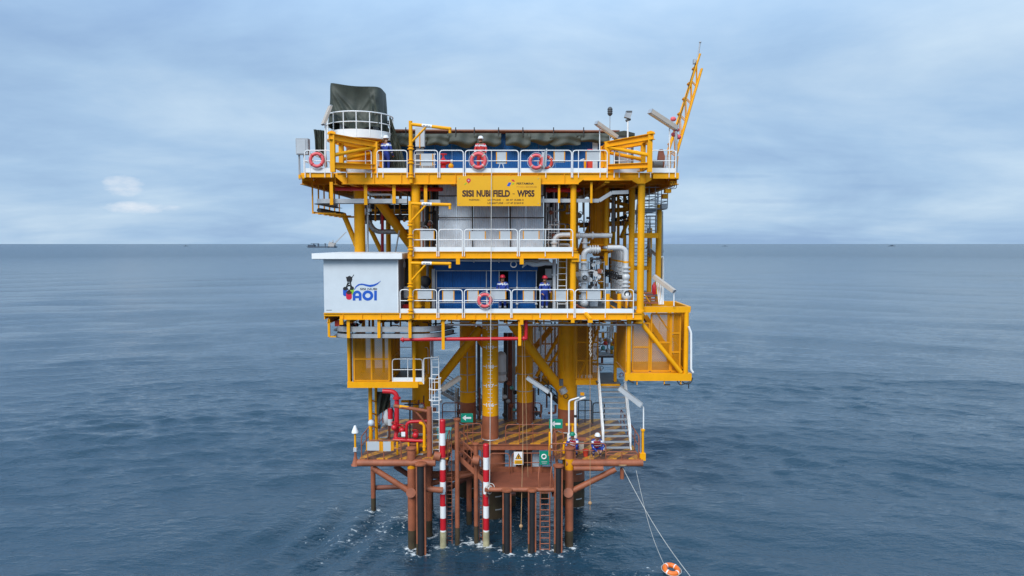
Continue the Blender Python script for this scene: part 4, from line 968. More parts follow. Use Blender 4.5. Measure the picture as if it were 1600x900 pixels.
t = Thing('pale_locker', 'pale upright locker hanging behind the top davit arm', 'locker'); t.part('case', WHB).pbox(649, 199, 663, 229, 1.2, .3); t.part('rail', YEL2).pbox(655, 206, 656.5, 231, 1.18, .02); t.part('stand', DGR).pbox(650, 229, 662, 268, 1.25, .2); t.done()
t = Thing('white_rack', 'white tube rack behind the narrow top railing', 'rack')
for px in (651, 662, 673, 680): t.part('upright', WHI).cyl((X(px, .5), .5, ZT), (X(px, .5), .5, Z(241, .5)), .022)
for py in (241, 250, 257): t.part('bar', WHI).cyl(at(650, py, .5), at(681, py, .5), .022)
t.part('tray', WHB).pbox(655, 258, 678, 266, .52, .3); t.done()
t = Thing('hydrant', 'red hydrant valve with handwheel on the top deck', 'hydrant')
x, y = X(694, .7), .7; t.part('body', RED).lathe((x, y, 0), [(.12, ZT), (.12, Z(258, y)), (.22, Z(256, y)), (.22, Z(251, y)), (.1, Z(249, y)), (.05, Z(246, y)), (.05, Z(241, y))], 16)
t.part('handwheel', RED).torus((x, y, Z(241, y)), .16, .022, (0, 0, 1), 20, 6); t.part('outlet', RED).cyl((x, y, Z(253, y)), (x + .35, y - .05, Z(253, y)), .09); t.part('hose_cap', WHB).cyl((x + .35, y - .05, Z(253, y)), (x + .44, y - .05, Z(253, y)), .11)
t.part('drain', YEL).ball((x + .36, y - .1, Z(260, y)), .13); t.done()
t = Thing('red_cabinet', 'red cabinet beside a yellow post under the right board', 'cabinet'); t.part('case', RED).pbox(918, 233, 926, 266, .9, .3); t.part('door', REDF).pbox(919, 240, 925.5, 264, .885, .013); t.part('yellow_post', YEL).cyl((X(913, .8), .8, ZT), (X(913, .8), .8, Z(250, .8)), .06); t.part('nozzle', WHB).cyl(at(907, 251, .8), at(913, 249, .8), .05); t.done()
t = Thing('winch', 'dark winch with a dirty cover at the right end of the top deck', 'winch')
t.part('drum', DGR).cyl(at(1020, 258, .9), at(1034, 258, .9), .24, 18); t.part('frame', GRY).pbox(1019, 262, 1040, 268, .7, .6); t.part('cover', BRND).pprism([(1028, 262), (1040, 262), (1039, 244), (1036, 233), (1031, 233), (1029, 244)], .8, .3)
for i in range(5): t.part('bar', GRY).cyl(at(1038 + i * 2.6, 268, .6), at(1040 + i * 2.2, 242, .8), .02)
t.done()
# lattice boom
def boom():
    t = Thing('crane_boom', 'yellow lattice boom leaning up at the right end of the top deck', 'boom')
    Y0 = 1.6; lw = .34
    L1 = [at(1046, 233, Y0), at(1094, 84, Y0 + .2)]; R1 = [at(1057, 243, Y0), at(1097, 107, Y0 + .2)]
    for dy in (0, .3):
        o = Vector((0, dy, 0))
        t.part('chord', YEL).cyl(L1[0] + o, L1[1] + o * .4, .05); t.part('chord', YEL).cyl(R1[0] + o, R1[1] + o * .4, .05)
        n = 5
        for i in range(n):
            f0, f1 = i / n, (i + 1) / n
            pl = lambda f: L1[0].lerp(L1[1], f * .9) + o * (1 - .6 * f); pr = lambda f: R1[0].lerp(R1[1], f) + o * (1 - .6 * f)
            t.part('lacing', YEL).cyl(pl(f0), pr(f0), .022, 6); t.part('lacing', YEL).cyl(pl(f1), pr(f0), .022, 6)
    for i in range(6):
        f = i / 6 * .95 + .05; p = L1[0].lerp(L1[1], f); t.part('sheave', YEL2).cyl(p + Vector((-.07, -.04, .03)), p + Vector((-.07, .2, .03)), .06, 10)
    tip = t.part('tip_antenna', GRY); tip.cyl(at(1089, 98, Y0 + .2), at(1094, 66, Y0 + .2), .035, 8); tip.ball(at(1094, 66, Y0 + .2), .06)
    t.part('tip_block', GRY).pbox(1084, 92, 1088, 99, Y0 + .1, .2)
    w = t.part('hoist_wire', DRK); w.tube([at(1087, 97, Y0 + .1), at(1066, 170, Y0), at(1052, 214, Y0 - .1)], .014, 5)
    for i, (px, py) in enumerate(((1052, 186), (1057, 203), (1060, 214), (1053, 210))): t.part('red_rag', PNK).ball(at(px, py, .2 + .1 * i), .14, 10, 6, (1, .7, .8))
    t.part('base_frame', YEL).beam(at(1046, 236, Y0 + .1), at(1046, 268, Y0 + .1), .16, .16); t.part('base_frame', YEL).beam(at(1057, 244, Y0 + .1), at(1055, 268, Y0 + .1), .16, .16); t.part('grey_post', GRY).cyl(at(1056.5, 205, .2), at(1056.5, 270, .2), .06)
    return t.done()
boom()

# ------------------------------------------------------------------ mesh cages
def mesh_panel(t, o, u, v, nu, nv, material=YEL2, fr=.05, pitch=.085, wire=.011, wm=None, net=True):
    o, u, v = Vector(o), Vector(u), Vector(v); n_ = u.cross(v).normalized()
    for i in range(nu + 1):
        a = o + u * (i / nu); t.part('frame_bar', material).beam(a, a + v, fr * 1.5, fr * 1.5, n_)
    for j in range(nv + 1):
        a = o + v * (j / nv); t.part('frame_bar', material).beam(a + n_ * .003, a + u + n_ * .003, fr * 1.5, fr * 1.45, n_)
    if not net: return
    p = t.part('wire_mesh', wm or material, kind='stuff')
    Lu, Lv = u.length, v.length; U, V = u.normalized(), v.normalized()
    c = -Lv
    while c < Lu:
        # one diagonal family: points x - y = c
        for sgn in (0, 1):
            x0, y0 = (c, 0) if c > 0 else (0, -c); L_ = min(Lu - x0, Lv - y0)
            if L_ > .02:
                a = (x0, y0); b = (x0 + L_, y0 + L_)
                if sgn: a, b = (Lu - a[0], a[1]), (Lu - b[0], b[1])
                p.beam(o + U * a[0] + V * a[1], o + U * b[0] + V * b[1], wire * 2, wire * 2, n_)
        c += pitch
def cage_box(name, label, px0, px1, pyf, pyt, Y, dep, panels, pr=.09, floor=DGR, beam_h=.28):
    pass

# left hanging cage
YC = 1.6
x0, x1, zf, zt_ = X(545, YC, 600), X(652, YC, 600), Z(596, YC), ZD - .4
t = Thing('left_cage', 'yellow mesh cage platform hanging below the white cabin', 'cage')
t.part('front_beam', YEL).box(x0 - .05, x1 + .05, YC - .1, YC + .1, Z(605.5, YC), zf); t.part('floor', DGR).box(x0, x1, YC + .1, YC + 3.6, zf - .06, zf - .003)
for x in (x0, x1): t.part('side_beam', YEL).box(x - .06, x + .06, YC + .102, YC + 3.6, zf - .28, zf - .07)
for x in (x0 + .03, X(647, YC, 560)):
    t.part('post', YEL).cyl((x, YC, zf), (x, YC, zt_), .085, 14); t.part('post', YEL).cyl((x, YC + 3.4, zf), (x, YC + 3.4, zt_), .085, 14)
xa, xb = X(553.5, YC, 560), X(608, YC, 560)
mesh_panel(t, (xa, YC - .02, zf + .05), (xb - xa, 0, 0), (0, 0, Z(527, YC) - zf - .05), 2, 2)
mesh_panel(t, (xb + .06, YC + .05, zf + .05), (0, 2.6, 0), (0, 0, Z(527, YC) - zf - .05), 3, 2)
mesh_panel(t, (x0 + .05, YC + .1, zf + .05), (0, 3.2, 0), (0, 0, Z(527, YC) - zf - .05), 3, 2)
for i in range(3): t.part('inner_post', YEL2).cyl((X(566 + i * 16, YC + 2.5), YC + 2.5, zf), (X(566 + i * 16, YC + 2.5), YC + 2.5, zt_), .07, 10)
t.part('cable', GRY).cyl((X(549.5, YC), YC - .02, zf), (X(549.5, YC), YC - .02, zt_), .03, 8)
t.part('step_bracket', YEL).box(x1 + .051, X(662, YC), YC - .05, YC + 1.6, zf - .14, zf - .004)
t.done()
prail('white railing on the ledge right of the left mesh cage', 613, 660, 561, zf, YC - .05, (637,), group='railing panels', foot=.05)
rail('far white railing behind the left mesh cage ledge', (X(618, 4.8), 4.8, zf), (X(668, 4.8), 4.8, zf), 1.2, mids=(.5,), toe=False, r=.02, group='railing panels')

# right hanging cage with stair
YC2 = .5
x0, x1, zf2, zt2 = X(978, YC2, 590), X(1079, YC2, 590), Z(583, YC2), Z(479, YC2)
t = Thing('right_cage', 'yellow mesh stair cage hanging at the right of the main deck', 'cage')
t.part('bottom_beam', YEL).box(x0 - .05, x1 + .03, YC2 - .1, YC2 + .1, Z(594.5, YC2), zf2)
t.part('top_beam', YEL).box(X(1004, YC2, 480), X(1078, YC2, 480), YC2 - .09, YC2 + .09, Z(488, YC2), zt2)
t.part('floor', YEL2).box(x0, x1, YC2 + .101, YC2 + 3.0, zf2 - .06, zf2 - .004)
t.part('back_beam', YEL).box(x0, x1, YC2 + 3.001, YC2 + 3.18, zf2 - .3, zf2); t.part('back_beam', YEL).box(X(1004, YC2, 480), x1, YC2 + 3.001, YC2 + 3.18, zt2 - .26, zt2)
t.part('top_side_beam', YEL).box(x1 - .17, x1 - .02, YC2 + .091, YC2 + 3.0, zt2 - .22, zt2 - .004)
for px, Y in ((982.5, YC2), (1072, YC2), (1072, YC2 + 3.1)):
    x = X(px if Y == YC2 else 1069, YC2, 540); t.part('post', YEL).cyl((x, Y, zf2), (x, Y, zt2 - .22), .11, 16)
t.part('diagonal', YEL).cyl(at(1003, 506, YC2 - .02), at(1064, 582, YC2 - .02), .105, 16)
z1 = Z(490, YC2)
mesh_panel(t, (X(990, YC2, 540), YC2 + .25, zf2 + .06), (X(1016, YC2, 540) - X(990, YC2, 540), 0, 0), (0, 0, Z(508, YC2) - zf2), 1, 2)
mesh_panel(t, (X(1019, YC2, 540), YC2 + .25, zf2 + .06), (X(1049, YC2, 540) - X(1019, YC2, 540), 0, 0), (0, 0, z1 - zf2 - .1), 1, 2, wire=.008)
mesh_panel(t, (X(1037, YC2, 540) + .4, YC2 + .22, zf2 + .06), (X(1064, YC2, 540) - X(1037, YC2, 540) - .4, 0, 0), (0, 0, z1 - zf2 - .1), 1, 3)
mesh_panel(t, (x1 - .12, YC2 + .2, zf2 + .06), (0, 2.7, 0), (0, 0, z1 - zf2 - .1), 3, 2)
0 and mesh_panel(t, (X(1000, YC2 + 3), YC2 + 2.95, zf2 + .06), (X(1064, YC2 + 3) - X(1000, YC2 + 3), 0, 0), (0, 0, z1 - zf2 - .1), 3, 3)
sp_ = t.part('side_plate', YEL2); sp_.box(x0 - .01, x0 + .02, YC2 + .12, YC2 + 2.9, zf2 + .1, Z(507, YC2))
# inner stair going down to the right
S0, S1 = at(1006, 492, YC2 + 1.0), at(1062, 575, YC2 + 1.0)
for dy in (-.35, .55): t.part('stringer', YEL).beam(S0 + Vector((0, dy, 0)), S1 + Vector((0, dy, 0)), .06, .2)
for i in range(13):
    c = S0.lerp(S1, (i + .5) / 13); t.part('tread', DRK).box(c.x - .13, c.x + .13, c.y - .32, c.y + .52, c.z - .02, c.z + .02)
t.part('handrail', YEL).cyl(S0 + Vector((0, -.35, .95)), S1 + Vector((0, -.35, .95)), .03); t.part('handrail', WHI).cyl(S0 + Vector((.1, .55, .95)), S1 + Vector((.1, .55, .95)), .03)
for i in range(5):
    c = S0.lerp(S1, (i + .5) / 5) + Vector((0, .55, 0)); t.part('baluster', WHI).cyl(c, c + Vector((0, 0, .95)), .022, 6)
for px in (997, 1040, 1066): t.part('lug', YEL).box(X(px, YC2) - .02, X(px, YC2) + .02, YC2 - .05, YC2 + .05, Z(601, YC2), Z(594, YC2))
t.done()
tubething('bent_drain_pipe', 'white drain pipe down the outer corner of the right cage', 'pipe', WHI, [at(1076, 510, .3), at(1080, 520, .3), at(1080, 578, .3), at(1083, 582, .3)], .05, fl=.1)
t = Thing('loose_cable', 'black cable loops dangling under the right cage corner', 'cable')
for a in ([(1058, 595), (1062, 602), (1070, 600), (1078, 596)], [(1066, 596), (1072, 601), (1080, 598), (1082, 590)], [(1076, 600), (1076, 607)]): t.part('loop', BLK).tube(fillet([at(*q, .4) for q in a], .15), .025, 6)
t.done()
for i, (px, py) in enumerate(((1043, 601), (986, 598))):
    one('dark_hook', ('dark hook under the middle of the right cage beam', 'dark plate under the left end of the right cage beam')[i], 'hook', DRK, lambda p: p.beam(at(px - 5, py - (0 if i == 0 else 4), .4), at(px + 4, py, .4), .12, .06))

# far mesh screen behind the thick leg
YS = 4.6
t = Thing('mesh_screen', 'rusty yellow mesh screen between thick leg and stair opening', 'screen')
xa, xb = X(901, YS, 550), X(934, YS, 550)
mesh_panel(t, (xa, YS, Z(592, YS)), (xb - xa, 0, 0), (0, 0, Z(506, YS) - Z(592, YS)), 2, 3, material=YEL2)
t.part('sill_beam', YEL).box(xa - .05, xb + .1, YS - .1, YS + .1, Z(601, YS), Z(593, YS)); t.part('backing', BRND).box(xa, xb, YS + 2.2, YS + 2.25, Z(598, YS), Z(510, YS)); t.done()
t = Thing('mesh_screen', 'dark mesh screen seen between the yellow legs in the middle', 'screen')
xa, xb = X(832, 9, 550), X(872, 9, 550); mesh_panel(t, (xa, 9, Z(592, 9)), (xb - xa, 0, 0), (0, 0, Z(510, 9) - Z(592, 9)), 2, 3, material=YEL2); t.part('sill_beam', YEL2).box(xa - .1, xb + .1, 8.9, 9.1, Z(601, 9), Z(593, 9)); t.done()
# landing and stair to the lower deck
def stair(label, top, bot, width, n, st=WHI, tr=GRY, axis='x', rails=True, rr=.028, name='stair', group='stairs'):
    t = Thing(name, label, 'stair', group); top, bot = Vector(top), Vector(bot); d = bot - top
    h = Vector((d.x, d.y, 0)).normalized(); s = Vector((-h.y, h.x, 0)); up = Vector((0, 0, 1))
    for q in (-1, 1):
        o = s * (q * width / 2)
        t.part('stringer', st).beam(top + o, bot + o, .05, .22)
        if rails:
            t.part('handrail', st).tube(fillet([top + o + up * .1, top + o + up * 1.0, bot + o + up * 1.0, bot + o + up * .1], .12), rr, 8)
            t.part('knee_rail', st).cyl(top + o + up * .52, bot + o + up * .52, rr * .8, 8)
            for i in range(1, 4): c = top + d * (i / 4) + o; t.part('baluster', st).cyl(c, c + up * 1.0, rr * .8, 6)
    for i in range(n):
        c = top + d * ((i + .5) / n); p = t.part('tread', tr)
        a, b = c - s * (width / 2 - .03), c + s * (width / 2 - .03); p.beam(a, b, .24, .035)
    return t.done()
zland = Z(600, 3.6)
stair('white railed grey stair down to the lower deck at right', (X(955, 3.6, 605), 3.6, zland), (X(965, 1.6, 690), 1.7, ZL + .1), 1.35, 12)
t = Thing('stair_landing', 'dark landing at the head of the stair to the lower deck', 'landing')
t.part('floor', DGR).box(X(935, 3.7), X(972, 3.7), 3.7, 6.8, zland - .08, zland); t.part('nosing', YEL).box(X(935, 3.65), X(970, 3.65), 3.62, 3.69, zland - .22, zland - .01)
t.part('back_bar', GRY).cyl((X(935, 6.6), 6.6, zland + .5), (X(975, 6.6), 6.6, zland + .5), .05); t.part('back_bar', GRY).cyl((X(935, 6.6), 6.6, zland + 1.0), (X(975, 6.6), 6.6, zland + 1.0), .05)
t.part('jamb', YEL).box(X(961, 4.2), X(965, 4.2), 4.2, 4.5, zland, Z(520, 4.2)); t.done()
t = Thing('pump_skid', 'cluttered grey and red pump skid beyond the stair landing', 'machinery')
t.part('base', DRK).box(X(935, 8.5), X(968, 8.5), 8.2, 9.6, zland + .6, zland + .75)
for i in range(9): t.part('valve', (GRY, PIPW, TEAL, REDF)[i % 4]).ball((X(936 + i * 3.6, 8.4), 8.4, zland + 1.0 + .25 * (i * 7 % 4) / 3 + .35 * (i % 2)), .14, 10, 6)
for i in range(4): t.part('pipe_run', PIPW).tube(fillet([(X(934, 8.6), 8.6, zland + 1.0 + i * .35), (X(950 + 3 * i, 8.6), 8.6, zland + 1.0 + i * .35), (X(950 + 3 * i, 8.6), 8.6, zland + 2.4)], .1), .05, 8)
t.part('post', YEL2).box(X(955, 8.8), X(959, 8.8), 8.8, 9, zland + .75, ZD - .4); t.part('beam', YEL2).box(X(934, 8.8), X(970, 8.8), 8.8, 9, Z(533, 8.8), Z(529, 8.8)); t.done()

# ------------------------------------------------------------------ trays, hangers and pipes under the top deck
t = Thing('cable_tray', 'grey cable tray under the left half of the top deck', 'cable tray')
YT = .35
path = fillet([(X(492, YT, 314), 4.5, Z(314, YT)), (X(492, YT, 314), YT, Z(314, YT)), (X(636, YT, 314), YT, Z(314, YT))], .5, 8)
p = t.part('side_plate', GRY)
for a, b in zip(path[:-1], path[1:]): p.beam(a, b, .03, .2)
p2 = t.part('bottom_plate', DGR)
for a, b in zip(path[:-1], path[1:]): p2.beam(Vector(a) + Vector((0, .2, -.11)), Vector(b) + Vector((0, .2, -.11)), .4, .015)
p3 = t.part('cable_bundle', DRK); p3.tube([Vector(q) + Vector((0, .2, -.02)) for q in path[6:]], .07, 6)
for px in (520, 573, 617, 666): 
    x = X(px, .1); t.part('hanger', YEL).box(x - .075, x + .075, .12, .2, Z(320 if px < 600 else 318, .1), ZT - .4)
t.done()
t = Thing('cable_tray', 'grey cable tray right of the sheeting stepping up at its end', 'cable tray')
pts = [at(700 if False else 652, 315, YT), at(688, 315, YT)]
t.part('side_plate', GRY).beam(*pts, .03, .17)
pts = [at(845, 313.5, YT), at(936, 313.5, YT), at(956, 301, YT), at(982, 300, YT)]
for i in range(3): t.part('side_plate', GRY).beam(pts[i], pts[i + 1], .03 + .002 * i, .17)
for px in (873, 923): x = X(px, .1); t.part('hanger', YEL).box(x - .05, x + .05, .12, .2, Z(317, .1), ZT - .4)
t.done()
t = Thing('tray_cradle', 'yellow tray cradle hanging under the left end of the top deck', 'cradle')
for i in range(6):
    Y = 1.0 + i * 1.0; x = X(491, 1.0); 
    t.part('drop', YEL2).box(x - .03, x + .03, Y - .03, Y + .03, Z(334, 1.0), ZT - .3); t.part('rung', YEL2).box(x + .031, x + 1.1, Y - .03, Y + .03, Z(334, 1.0), Z(334, 1.0) + .05)
t.part('edge_angle', YEL2).box(X(491, 1.0) + .031, X(491, 1.0) + .09, .9, 6.2, Z(334, 1.0) + .051, Z(334, 1.0) + .1); t.part('cable_bundle', DRK).tube([(X(491, 1) + .3 + .05 * math.sin(i), 1 + i * .5, Z(334, 1.0) + .16) for i in range(11)], .12, 6)
t.done()
def pipe(label, pts, r, material, fl=.15, flanges=(), name='pipe_line', group='pipes'):
    t = Thing(name, label, 'pipe', group); P = fillet(pts, fl) if fl else pts
    t.part('run', material).tube(P, r, 12)
    for f in flanges:
        i = min(len(pts) - 2, int(f)); a, b = Vector(pts[i]), Vector(pts[i + 1]); c = a.lerp(b, f - i); d = (b - a).normalized() * .035
        t.part('flange', material).cyl(c - d, c + d, r * 1.6, 14)
    if not flanges:
        a, b = Vector(pts[0]), Vector(pts[1]); c = a.lerp(b, .15); d = (b - a).normalized() * .03; t.part('coupling', material).cyl(c - d, c + d, r * 1.35, 12)
    return t.done()
pipe('red fire pipe running just under the top deck', [at(524, 295, 1.2), at(690, 296, 1.2), at(690, 296, 4)], .09, RED)
pipe('dark red fire pipe under the top deck right of the sheeting', [at(850, 297, 1.6), at(905, 297, 1.6), at(905, 297, 5)], .1, RED)
pipe('thin white bent pipe above the cable tray at left', [at(574, 300, .8), at(578, 304, .8), at(612, 304, .8), at(613, 314, .8)], .05, WHI, .1)
pipe('red drain pipe standing behind the white cabin roof', [at(597.5, 330, 5.0), at(597.5, 400, 5.0)], .085, RED)
pipe('grey conduit standing right of the slim column', [at(574.5, 320, 2.3), at(574.5, 400, 2.3)], .05, GRY)
pipe('grey bent duct below the tray behind the thick brace', [at(576, 346, 5), at(586, 362, 5), at(640, 362, 5)], .13, GRY, .5)
pipe('thin white pipe bundle left of the far column', [at(624, 360, 4), at(617, 398, 4)], .04, PIPW, 0)
pipe('dark grey pipe under the deck behind the tray', [at(560, 340, 6), at(690, 340, 6)], .16, DGR, 0)
pipe('white pipe rising beside the middle davit', [at(659, 322, 2), at(659, 392, 2)], .05, PIPW, 0, (0.5,))
t = Thing('equipment_rack', 'dark valve rack between middle davit and galvanised sheeting', 'machinery')
for i in range(4):
    px = 664 + i * 5; t.part('riser', (PIPW, DRK, GRY, DRK)[i]).cyl(at(px, 290, 2.4 + .3 * i), at(px, 392, 2.4 + .3 * i), .045)
t.part('control_head', DGR).pbox(653, 346, 663, 354, 1.6, .3); t.part('gauge_box', GRY).pbox(654, 355, 662, 360, 1.7, .2); t.part('panel', DRK).pbox(676, 292, 684, 388, 2.6, .1); t.part('bend', RED).torus(at(674, 387, 2.8), .3, .05, (0, 1, 0), 14, 8, 0, math.pi)
t.done()
t = Thing('equipment_rack', 'dark pipe rack between galvanised sheeting and right front post', 'machinery')
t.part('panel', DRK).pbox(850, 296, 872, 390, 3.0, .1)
for i in range(5): t.part('riser', (PIPW, GRY, PIPW, DRK, PIPW)[i]).cyl(at(853 + i * 4.2, 300 + 12 * (i % 3), 2.2 + .2 * i), at(853 + i * 4.2, 392, 2.2 + .2 * i), .05)
for i in range(6): t.part('valve', (PIPW, BRND, GRY)[i % 3]).ball(at(854 + (i * 7) % 17, 320 + i * 12, 2.0), .11, 8, 6)
for py in (330, 352, 371): t.part('crossbar', GRY).cyl(at(851, py, 2.1), at(874, py, 2.1), .035)
t.done()
pipe('white bent pipe behind the right end of the mezzanine rail', [at(866, 392, 1.6), at(866, 367, 1.6), at(898, 367, 1.6)], .12, PIPW, .4, (.5,))
pipe('long white horizontal pipe behind the right front post', [at(896, 368, 2.2), at(956, 368, 2.2)], .12, PIPW, 0, (.15, .5))
pipe('white short stub pipe under the long horizontal pipe', [at(914, 370, 2.3), at(914, 388, 2.3)], .12, PIPW, 0, (.5,))
t = Thing('ribbed_vessel', 'tall yellow ribbed vessel standing behind the right trays', 'vessel')
xv, yv = X(936, 4.2), 4.2; t.part('shell', YEL2).lathe((xv, yv, 0), [(.3, Z(400, yv)), (.5, Z(392, yv)), (.5, ZT - .45)], 28)
for i in range(9): a = R(200 + i * 17.5); t.part('rib', YEL2).box(xv + .5 * math.cos(a) - .02, xv + .5 * math.cos(a) + .02, yv + .5 * math.sin(a) - .06, yv + .5 * math.sin(a) + .02, Z(380, yv), ZT - .45)
t.part('skirt', YEL).lathe((xv, yv, 0), [(.35, Z(386, yv)), (.75, Z(384, yv)), (.75, Z(381, yv)), (.52, Z(380, yv))], 28)
t.part('tray', YEL).box(X(921, 3), X(957, 3), 3.0, 4.9, Z(392, 3), Z(389, 3)); t.part('drip_pan', YEL2).lathe((xv, 3.7, 0), [(.2, Z(399, 3)), (.75, Z(392.6, 3))], 20)
t.done()
# elbow pipe and valve tree
t = Thing('valve_tree', 'white elbow pipe with stacked valves left of the manifold', 'valve tree')
t.part('riser', PIPW).tube(fillet([at(912, 470, 1.9), at(912, 390, 1.9), at(938, 390, 1.9)], .4, 8), .14, 16)
for px in (922, 926, 930, 934): t.part('flange', PIPW).cyl(at(px - .8, 390, 1.9), at(px + .8, 390, 1.9), .22, 18)
for py in (410, 421, 424, 441, 452, 455, 466): t.part('flange', PIPW).cyl(at(912, py - 1, 1.9), at(912, py + 1, 1.9), .23, 18)
t.part('band', YEL).cyl(at(912, 405, 1.9), at(912, 408, 1.9), .145, 16)
t.part('valve_body', PIPW).ball(at(911, 432, 1.85), .3, 14, 9); t.part('valve_bonnet', BEI).pbox(900, 425, 908, 432, 1.5, .4); t.part('handwheel', VALV).torus(at(914, 434, 1.5), .1, .025, (0, 1, 0), 16, 6)
t.part('drain_valve', PIPW).ball(at(913, 474, 1.7), .2, 12, 8); t.part('rusty_bolt', BRN).ball(at(901, 478, 1.5), .1)
t.done()
t = Thing('instrument_stand', 'thin instrument stand with black gauges between the pipes', 'instrument')
for px in (919, 929, 944): t.part('tube', GRY).cyl(at(px, 408, 2.6), at(px, 470, 2.6), .028, 8)
for py in (410, 427, 440, 452): t.part('cross_tube', GRY).cyl(at(917, py, 2.6), at(945, py, 2.6), .022, 8)
for px, py, r in ((927, 414, .1), (934, 410, .12), (938, 424, .12), (931, 428, .14), (936, 432, .1), (922, 437, .12), (922, 448, .1), (926, 451, .08), (918, 430, .09)): t.part('gauge', VALV if (px + py) % 3 else PIPW).cyl(at(px, py, 2.5), at(px, py, 2.4), r, 14)
t.part('loop_pipe', PIPW).torus(at(924, 433, 2.5), .32, .05, (0, 1, 0), 20, 8, R(180), R(400)); t.part('red_bracket', BRN).pbox(934, 420, 940, 427, 2.3, .15); t.done()
# the manifold: a row of six elbows marching back
for i in range(7):
    Y = 1.6 + i * .72; k = 1.0 if i == 0 else .55
    t = Thing('manifold_branch', ['nearest white manifold elbow with a handwheel at its foot', 'second white manifold elbow from the front', 'third white manifold elbow from the front', 'fourth white manifold elbow from the front', 'fifth white manifold elbow from the front', 'sixth white manifold elbow, second from the far end', 'farthest white manifold elbow'][i], 'pipe', 'white elbow pipes of the valve manifold')
    xx = X(978, 1.6, 420); zt3 = Z(387, 1.6)
    t.part('riser', PIPW).tube(fillet([(xx, Y, Z(462, 1.6)), (xx, Y, zt3), (xx - .9, Y, zt3)], .35, 7), .125 * k, 14)
    t.part('band', YEL).cyl((xx, Y, Z(411, 1.6)), (xx, Y, Z(408, 1.6)), .13 * k, 14)
    for py in (418, 424, 441, 447, 459): t.part('flange', PIPW).cyl((xx, Y, Z(py + 1.1, 1.6)), (xx, Y, Z(py - 1.1, 1.6)), .21 * k, 16)
    t.part('valve_body', PIPW).ball((xx, Y, Z(433, 1.6)), .2 * k, 12, 8); t.part('actuator', VALV).cyl((xx - .2, Y, Z(433, 1.6)), (xx - .42, Y, Z(433, 1.6)), .11 * k, 14); t.part('handwheel', VALV).torus((xx - .45, Y - .02, Z(431, 1.6)), .17, .028, (1, .4, 0), 18, 6)
    if i == 0: t.part('foot_wheel', VALV).torus(at(980, 459, 1.35), .12, .03, (0, 1, 0), 18, 6); t.part('foot_valve', PIPW).ball(at(979, 463, 1.55), .25, 14, 9)
    t.done()
t = Thing('manifold_stand', 'yellow pipe stand under the white manifold', 'stand')
for px in (950, 968): t.part('leg', YEL).cyl((X(px, 1.2), 1.2, ZD), (X(px, 1.2), 1.2, Z(459, 1.2)), .10, 14)
t.part('side_plate', YEL2).box(X(975, 1.8), X(978, 1.8), 1.3, 5.5, ZD + .1, Z(466, 1.6)); t.part('tie', YEL2).beam(at(947, 464, 2), at(972, 476, 1.4), .05, .08); t.part('tie', YEL2).beam(at(948, 474, 1.6), at(965, 484, 1.3), .05, .06); t.done()
pipe('brown rusted pipe lying across the main deck behind the rail', [at(900, 478, .9), at(924, 486, .9)], .05, BRN, 0)
one('gauge_cover', 'pale blue instrument cabinet standing among the right pipes', 'cabinet', SHT, lambda p: p.pbox(922, 448, 934, 484, 3.4, .4))

# ------------------------------------------------------------------ stair tower at the right
def flight(label, a, b, w, n):
    stair(label, a, b, w, n, st=GRY, tr=GRY, rr=.022, name='tower_stair', group='grey flights of the stair tower')
flight('upper grey flight of the stair tower below the top deck', (X(1014, 6.2), 6.4, ZT - .4), (X(1008, 3.4), 3.4, Z(366, 3.6) + .1), 1.0, 12)
flight('lower grey flight of the stair tower above the main deck', (X(998, 3.4), 3.4, Z(368, 3.6)), (X(1003, 6.4), 6.4, Z(418, 6.4)), .95, 9)
t = Thing('tower_landing', 'yellow upper landing of the stair tower', 'landing'); t.part('front_beam', YEL).box(X(984, 3.3, 368), X(1028, 3.3, 368), 3.22, 3.36, Z(372, 3.3), Z(364, 3.3)); t.part('floor', DGR).box(X(984, 3.3), X(1028, 3.3), 3.361, 5.2, Z(367, 3.3), Z(364.5, 3.3)); t.part('side_beam', YEL).box(X(1027, 3.3), X(1030, 3.3), 3.361, 5.6, Z(371, 3.3), Z(364, 3.3)); t.done()
t = Thing('tower_landing', 'yellow lower landing of the stair tower', 'landing'); t.part('front_beam', YEL).box(X(976, 5, 418), X(1013, 5, 418), 4.95, 5.06, Z(422, 5), Z(416, 5)); t.part('floor', DGR).box(X(976, 5), X(1013, 5), 5.061, 7.2, Z(419, 5), Z(416.5, 5)); t.done()
for i, (a, b, Y, h) in enumerate(((985, 1010, 3.25, Z(366, 3.3)), (1008, 1030, 5.6, Z(366, 5)), (978, 1012, 7.0, Z(418, 5)))):
    rail(('grey rail at the front of the upper tower landing', 'grey rail at the back of the upper tower landing', 'grey rail at the back of the lower tower landing')[i], (X(a, Y), Y, h), (X(b, Y), Y, h), 1.0, material=GRY, mids=(.33, .66), r=.02, toe=False, foot=.05, group='grey rails of the stair tower')
t = Thing('upper_catwalk', 'grey railed catwalk under the right corner of the top deck', 'catwalk')
zc = Z(325, 3.5); t.part('floor', GRY).box(X(1003, 3.5), X(1041, 3.5), 3.5, 9, zc - .06, zc)
for k in range(5):
    for f in (.35, .7, 1.05): 
        if k == 0: t.part('rail', GRY).cyl((X(1003, 3.5), 3.5, zc + f), (X(1041, 3.5), 3.5, zc + f), .022, 8); t.part('rail', GRY).cyl((X(1041, 3.5), 3.5, zc + f), (X(1041, 3.5), 9, zc + f), .022, 8)
    x = X(1003 + k * 9.5, 3.5); t.part('post', GRY).cyl((x, 3.5, zc), (x, 3.5, ZT - .3), .025, 8)
t.part('end_box', GRY).pbox(1034, 318, 1042, 326, 3.2, .4); t.done()
t = Thing('edge_fittings', 'yellow brackets and cable loops under the right top deck corner', 'bracket')
